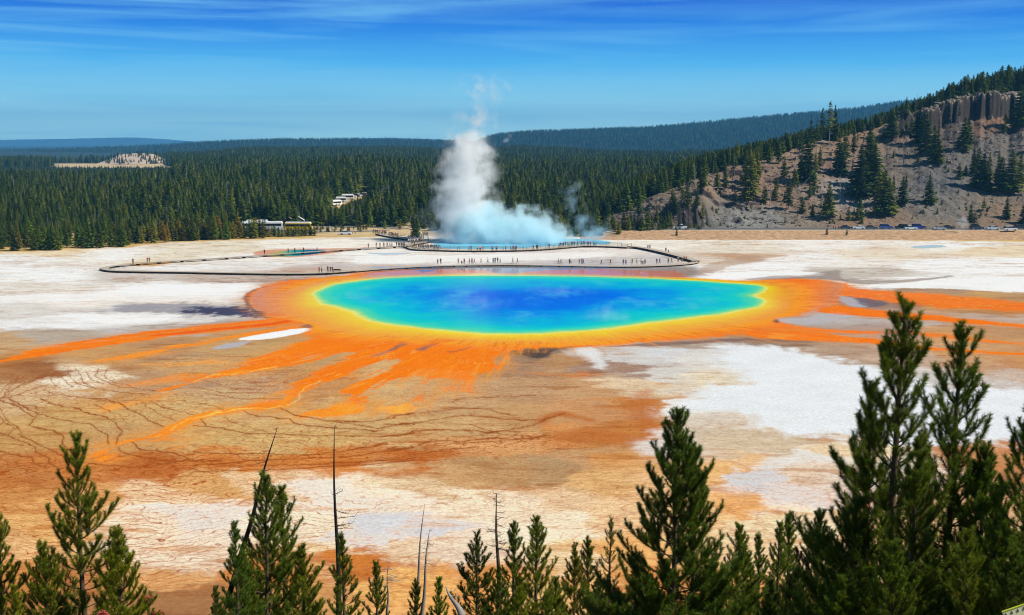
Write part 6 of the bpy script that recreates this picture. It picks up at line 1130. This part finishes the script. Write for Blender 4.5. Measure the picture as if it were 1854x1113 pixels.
def bus(x, y, z, L, m, label, rz=0, roof=M_ROOFW, name="coach", H=3.3, group=None, cat="bus"):
    o = empty(name, (x, y, z), rz); h = L / 2
    side_body([(-h, .5, .1), (-h + .05, H - .9, .4), (-h + .15, H - .45, 1), (h - .5, H - .45, 1), (h - .05, 1.6, .4), (h, .5, .1), (h - .1, .35, .1), (-h + .1, .35, .1)], 1.25, .08).build("body", m, o)
    side_body([(-h + .15, H - .46, 1), (-h + .35, H - .05, 2), (h - .9, H - .05, 2), (h - .48, H - .46, 1)], 1.25, .10).build("roof", roof, o)
    b = MB(); 
    for sy in (-1, 1): b.box((-.25, sy * 1.235, H - 1.25), (L - 1.1, .06, .85))
    b.box((h - .14, 0, H - 1.2), (.20, 2.1, 1.0)); b.build("window", M_GLS, o)
    for sx in (-h + 2.4, h - 2.2):
        for sy in (-1, 1): w_ = MB(); w_.disc((0, 0, 0), .48, .3, n=18); w_ = w_.build("wheel", M_TYRE, o); w_.location = (sx, sy * 1.12, .48); q = MB(); q.disc((0, 0, 0), .26, .33, n=12); q.build("rim", M_RIM, w_)
    for sy in (-1, 1): q = MB(); q.box((0, 0, 0), (.08, .3, .18), bev=.02); q = q.build("headlight", M_LAMP, o); q.location = (h - .01, sy * .9, .75)
    return tag(o, label, cat, group)
def bx(u, y): return (u - 927) / AZF * y
bus(bx(487, 450), 450, .3, 9.6, M_BUSW, "white coach with dark windows above the olive bushes", .03, H=3.5)
bus(bx(537, 450), 450, .3, 10.5, M_BUSY, "yellow coach half hidden behind the olive bushes", -.03)
bus(bx(462, 462), 462, .3, 9, M_BUSB, "blue and white coach behind the white one", .1); bus(bx(449, 455), 455, .3, 7, M_BUSB, "blue-grey coach at the left end of the bus park", .2, H=3.1)
M_WALL = mat("hut_wall", (.20, .10, .07), .9, noise=(3, .2)); M_RF1 = mat("pinkish_roof", tuple(lin((205, 170, 158)) * .8), .8); M_RF2 = mat("pale_roof", tuple(lin((225, 225, 228)) * .8), .7); M_DOOR = mat("hut_door", (.05, .035, .03), .8)
def hut(x, y, z, w_, m, rf, label):
    o = empty("restroom_hut", (x, y, z), .15); b = MB(); b.box((0, 0, 1.3), (w_, 3.4, 2.6)); b.mi = 0; b.poly([(-w_ / 2, -1.701, 2.6), (w_ / 2, -1.701, 2.6), (0, -1.701, 3.9)]); b.build("wall", m, o)
    b = MB(); 
    for sg in (-1, 1): b.bm.faces.ensure_lookup_table(); b.prism([(-2.1, 0), (2.1, 0), (2.1, .12), (-2.1, .12)], 0, w_ * .68)
    vs = list(b.bm.verts); half = len(vs) // 2
    for i, v_ in enumerate(vs):
        sg = -1 if i < half else 1; a = math.atan2(1.35, w_ / 2); x_, z_ = v_.co.x, v_.co.z; v_.co.x = sg * (x_ * math.cos(a) + z_ * math.sin(a)); v_.co.z = 3.95 - x_ * math.sin(a) + z_ * math.cos(a)
    b.build("roof", rf, o)
    for sx in (-w_ * .22, w_ * .22): b = MB(); b.box((0, 0, 1.0), (.85, .05, 2.0)); d_ = b.build("door", M_DOOR, o); d_.location = (sx, -1.72, 0); q = MB(); q.box((.3, -.04, 1.0), (.05, .04, .12)); q.build("handle", M_RIM, d_)
    return tag(o, label, "hut")
hut(bx(518, 466), 466, .5, 4.2, M_WALL, M_RF1, "small brown hut with pinkish gabled roof behind the buses"); hut(bx(537, 468), 468, .5, 4.2, mat("dark_hut_wall", (.05, .04, .04), .9), M_RF2, "small dark hut with pale gabled roof right of the pinkish one")
# motorhomes and cars on the upper lot
for u, L, lab, m in ((628, 7, "white motorhome at the back of the upper car park", M_BUSW), (616, 6, "white motorhome at the left of the upper car park", M_BUSW), (606, 6.5, "white trailer leftmost on the upper car park", M_ROOFW)):
    y = 585 + (u - 595) * 1.2; bus(bx(u, y), y, ground_height(bx(u, y), y), L, m, lab, .9 if u == 606 else .2, name="motorhome", H=2.9, group="motorhomes on the upper car park", cat="motorhome")
for i, (u, c, lab) in enumerate(((636, (240, 240, 240), "white car on the upper car park nearest the motorhomes"), (642, (40, 60, 120), "blue car in the middle of the upper car park"), (648, (235, 235, 238), "second white car on the upper car park"), (654, (60, 70, 100), "dark blue car near the right end of the upper car park"), (660, (230, 232, 236), "rightmost white car on the upper car park"))):
    y = 590 + (u - 595) * 1.2; car(0, 0, 'suv', c, .3, lab, "cars on the upper car park", loc=(bx(u, y), y, ground_height(bx(u, y), y)))
for u, y, c, lab in ((590, 600, (230, 232, 236), "white car glimpsed through trees left of the upper car park"), (565, 590, (150, 180, 210), "pale car glimpsed in the dark forest above the yellow coach"), (420, 500, (235, 235, 235), "white vehicle glimpsed in the trees left of the coaches")):
    bus(bx(u, y), y, ground_height(bx(u, y), y) + 1.5 * (u == 420), 6, M_BUSW, lab.replace('car', 'van').replace('vehicle', 'van'), .4, name="van", H=2.5, cat="van")
# loose rocks and slabs on the hill, too many to count
rr = np.random.RandomState(77); n = 5200; ss = 1110 + rr.rand(n) * 850; tt = rr.rand(n) ** .8; yy = Y0 + (np.interp(ss, *CRY) - Y0) * tt; xx = az_x(ss, yy); zz = hill_z(xx, yy); keep = fbm(xx, yy, 14, 3, 501) > -.1
xx, yy, zz = xx[keep], yy[keep], zz[keep]; n = len(xx); cube = np.array([[-1, -1, -1], [1, -1, -1], [1, 1, -1], [-1, 1, -1], [-1, -1, 1], [1, -1, 1], [1, 1, 1], [-1, 1, 1]]) * .5
lg = (rr.rand(n) < .035)[:, None, None]; q = cube[None] * (.25 + .9 * rr.rand(n, 1, 1) ** 3) * (.6 + .7 * rr.rand(n, 1, 3)) * np.array([1.3, 1, .8]); q = np.where(lg, cube[None] * np.array([6.5, .30, .26]) * (.6 + .7 * rr.rand(n, 1, 1)) + np.array([0, 0, .2]), q) + rr.randn(n, 8, 3) * .06; a = rr.rand(n) * 6.28; ca, sa_ = np.cos(a)[:, None], np.sin(a)[:, None]
q = np.stack([q[:, :, 0] * ca - q[:, :, 1] * sa_, q[:, :, 0] * sa_ + q[:, :, 1] * ca, q[:, :, 2]], 2) + np.stack([xx, yy, zz], 1)[:, None]
cf = np.array([[0, 3, 2, 1], [4, 5, 6, 7], [0, 1, 5, 4], [1, 2, 6, 5], [2, 3, 7, 6], [3, 0, 4, 7]]); fc = (np.arange(n)[:, None, None] * 8 + cf[None]).reshape(-1, 4)
tag(link("hill_rocks", mesh_np("hill_rocks", q.reshape(-1, 3), fc, [mat("loose_rock", tuple(lin((150, 135, 122)) * .7), noise=(.35, .4))])), "loose grey rocks and fallen grey logs strewn over the hillside", "rocks", kind='stuff')
# ------------------------------------------------------------------ steam
def steam(name, blobs, dens, col, label, scale=.12, seed=0., detail=6, sharp=(.38, .66), aniso=-.05):
    """blobs: (x, y, z, rx, ry, rz, weight). One closed hull; the density falls off from each core and is broken up by noise."""
    lo = Vector([min(b[i] - b[i + 3] for b in blobs) for i in range(3)]); hi = Vector([max(b[i] + b[i + 3] for b in blobs) for i in range(3)]); pad = 3.0 * .12 / scale; lo -= Vector((pad, pad, 0)); hi += Vector((pad, pad, pad)); lo.z = max(lo.z, .12)
    b = MB(); b.box((lo + hi) / 2, tuple(hi - lo)); m = bpy.data.materials.new(name + "_vapour"); m.use_nodes = True; t = m.node_tree; t.nodes.remove(t.nodes['Principled BSDF'])
    g = t.nodes.new('ShaderNodeNewGeometry')
    def vm(op, a, b_=None, sc=None):
        n = t.nodes.new('ShaderNodeVectorMath'); n.operation = op
        (t.links.new(a, n.inputs[0]) if hasattr(a, 'links') else setattr(n.inputs[0], 'default_value', a))
        if b_ is not None: (t.links.new(b_, n.inputs[1]) if hasattr(b_, 'links') else setattr(n.inputs[1], 'default_value', b_))
        if sc is not None: n.inputs['Scale'].default_value = sc
        return n
    def mt(op, a, b_=None, clamp=False):
        n = t.nodes.new('ShaderNodeMath'); n.operation = op; n.use_clamp = clamp
        for i, q in enumerate((a, b_)):
            if q is None: continue
            if hasattr(q, 'links'): t.links.new(q, n.inputs[i])
            else: n.inputs[i].default_value = q
        return n.outputs[0]
    nzw = t.nodes.new('ShaderNodeTexNoise'); nzw.inputs['Scale'].default_value = scale * .8; nzw.inputs['Detail'].default_value = 2
    off = vm('ADD', g.outputs['Position'], (seed, seed * 2, 0)); t.links.new(off.outputs[0], nzw.inputs[0])
    w1_ = vm('SUBTRACT', nzw.outputs['Color'], (.5, .5, .5)); w2_ = vm('SCALE', w1_.outputs[0], sc=7.0 * .12 / scale * .9); pos = vm('ADD', g.outputs['Position'], w2_.outputs[0])
    shape = None
    for (x, y, z, rx, ry, rz_, wt) in blobs:
        d = vm('SUBTRACT', pos.outputs[0], (x, y, z)); e = vm('DIVIDE', d.outputs[0], (rx, ry, rz_)); l = vm('LENGTH', e.outputs[0]); s_ = mt('SUBTRACT', 1.0, l.outputs['Value'], True); s_ = mt('MULTIPLY', s_, wt); shape = s_ if shape is None else mt('MAXIMUM', shape, s_)
    nz = t.nodes.new('ShaderNodeTexNoise'); nz.inputs['Scale'].default_value = scale * 1.6; nz.inputs['Detail'].default_value = detail; nz.inputs['Roughness'].default_value = .6; o2 = vm('ADD', pos.outputs[0], (seed * 3, 0, seed)); t.links.new(o2.outputs[0], nz.inputs[0])
    mr = t.nodes.new('ShaderNodeMapRange'); mr.inputs[1].default_value = sharp[0]; mr.inputs[2].default_value = sharp[1]; 
    comb = mt('ADD', nz.outputs[0], mt('MULTIPLY', mt('SUBTRACT', shape, .5), .42)); t.links.new(comb, mr.inputs[0])
    mask = t.nodes.new('ShaderNodeMapRange'); mask.inputs[1].default_value = .0; mask.inputs[2].default_value = .35; t.links.new(shape, mask.inputs[0])
    dn = mt('MULTIPLY', mt('MULTIPLY', mr.outputs[0], mask.outputs[0]), dens)
    pv = t.nodes.new('ShaderNodeVolumePrincipled'); pv.inputs['Color'].default_value = col + (1,); pv.inputs['Anisotropy'].default_value = aniso; t.links.new(dn, pv.inputs['Density']); t.links.new(pv.outputs[0], t.nodes['Material Output'].inputs['Volume'])
    o = b.build(name, m); return tag(o, label, "steam", kind='stuff')
def sb(u, v, y, ru, rv, ry, wt=1.0):
    x, z = at_depth(u, v, y); k = y / AZF; return (x, y, z, ru * k, ry, rv * k, wt)
SC.cycles.volume_step_rate = 1.0; SC.cycles.volume_max_steps = 256
steam("steam_column", [sb(845, 430, 402, 84, 66, 14), sb(840, 385, 402, 80, 66, 13), sb(842, 335, 402, 76, 74, 13), sb(846, 290, 403, 72, 64, 12), sb(846, 258, 404, 58, 44, 10, .9), sb(880, 285, 404, 36, 50, 7, .55), sb(868, 215, 405, 60, 44, 8, .45), sb(885, 165, 407, 80, 50, 9, .30)],
      .28, (.99, .995, 1), "tall white steam column rising from the blue crater", .13, 3.)
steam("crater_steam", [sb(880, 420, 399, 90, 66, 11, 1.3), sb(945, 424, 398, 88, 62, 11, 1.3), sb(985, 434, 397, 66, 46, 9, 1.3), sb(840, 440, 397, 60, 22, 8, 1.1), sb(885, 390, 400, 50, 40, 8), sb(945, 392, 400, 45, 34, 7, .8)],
      .42, (.80, .96, 1.0), "low bluish steam spreading right of the tall column", .15, 9.)  # blue light thrown up by the pool is put into the vapour colour
steam("pool_steam", [sb(1070, 425, 398, 56, 36, 7, .8), sb(1060, 400, 399, 40, 26, 5, .6), sb(1040, 360, 402, 34, 60, 5, .42)], .16, (.60, .86, 1.0), "thin bluish steam above the right end of the crater", .17, 5.)  # bluer vapour colour stands in for light reflected off the blue water
steam("left_wisp", [sb(790, 425, 400, 40, 40, 6, .6), sb(770, 400, 401, 40, 40, 5, .4)], .10, (.8, .92, 1), "faint steam veil at the left foot of the tall column", .16, 15.)
steam("far_steam", [sb(914, 252, 3600, 12, 11, 14, 1), sb(920, 242, 3600, 9, 8, 10, .6)], .05, (.98, .99, 1), "tiny white far-off steam plume on the blue ridge", .012, 2.)
steam("roadside_steam", [sb(1743, 405, 420, 16, 28, 2.5, .7), sb(1740, 424, 418, 12, 14, 2, .6)], .28, (.9, .95, 1), "small pale steam wisp beside the road at the right", .35, 7.)
steam("spring_steam", [sb(1098, 578, 221, 60, 34, 7, .8), sb(640, 540, 252, 60, 24, 6, .6), sb(860, 552, 240, 110, 24, 10, .5), sb(1010, 530, 262, 100, 22, 10, .5), sb(1250, 560, 235, 60, 22, 6, .5)], .05, (.97, .985, 1), "faint wisps of steam over the spring", .25, 4.)
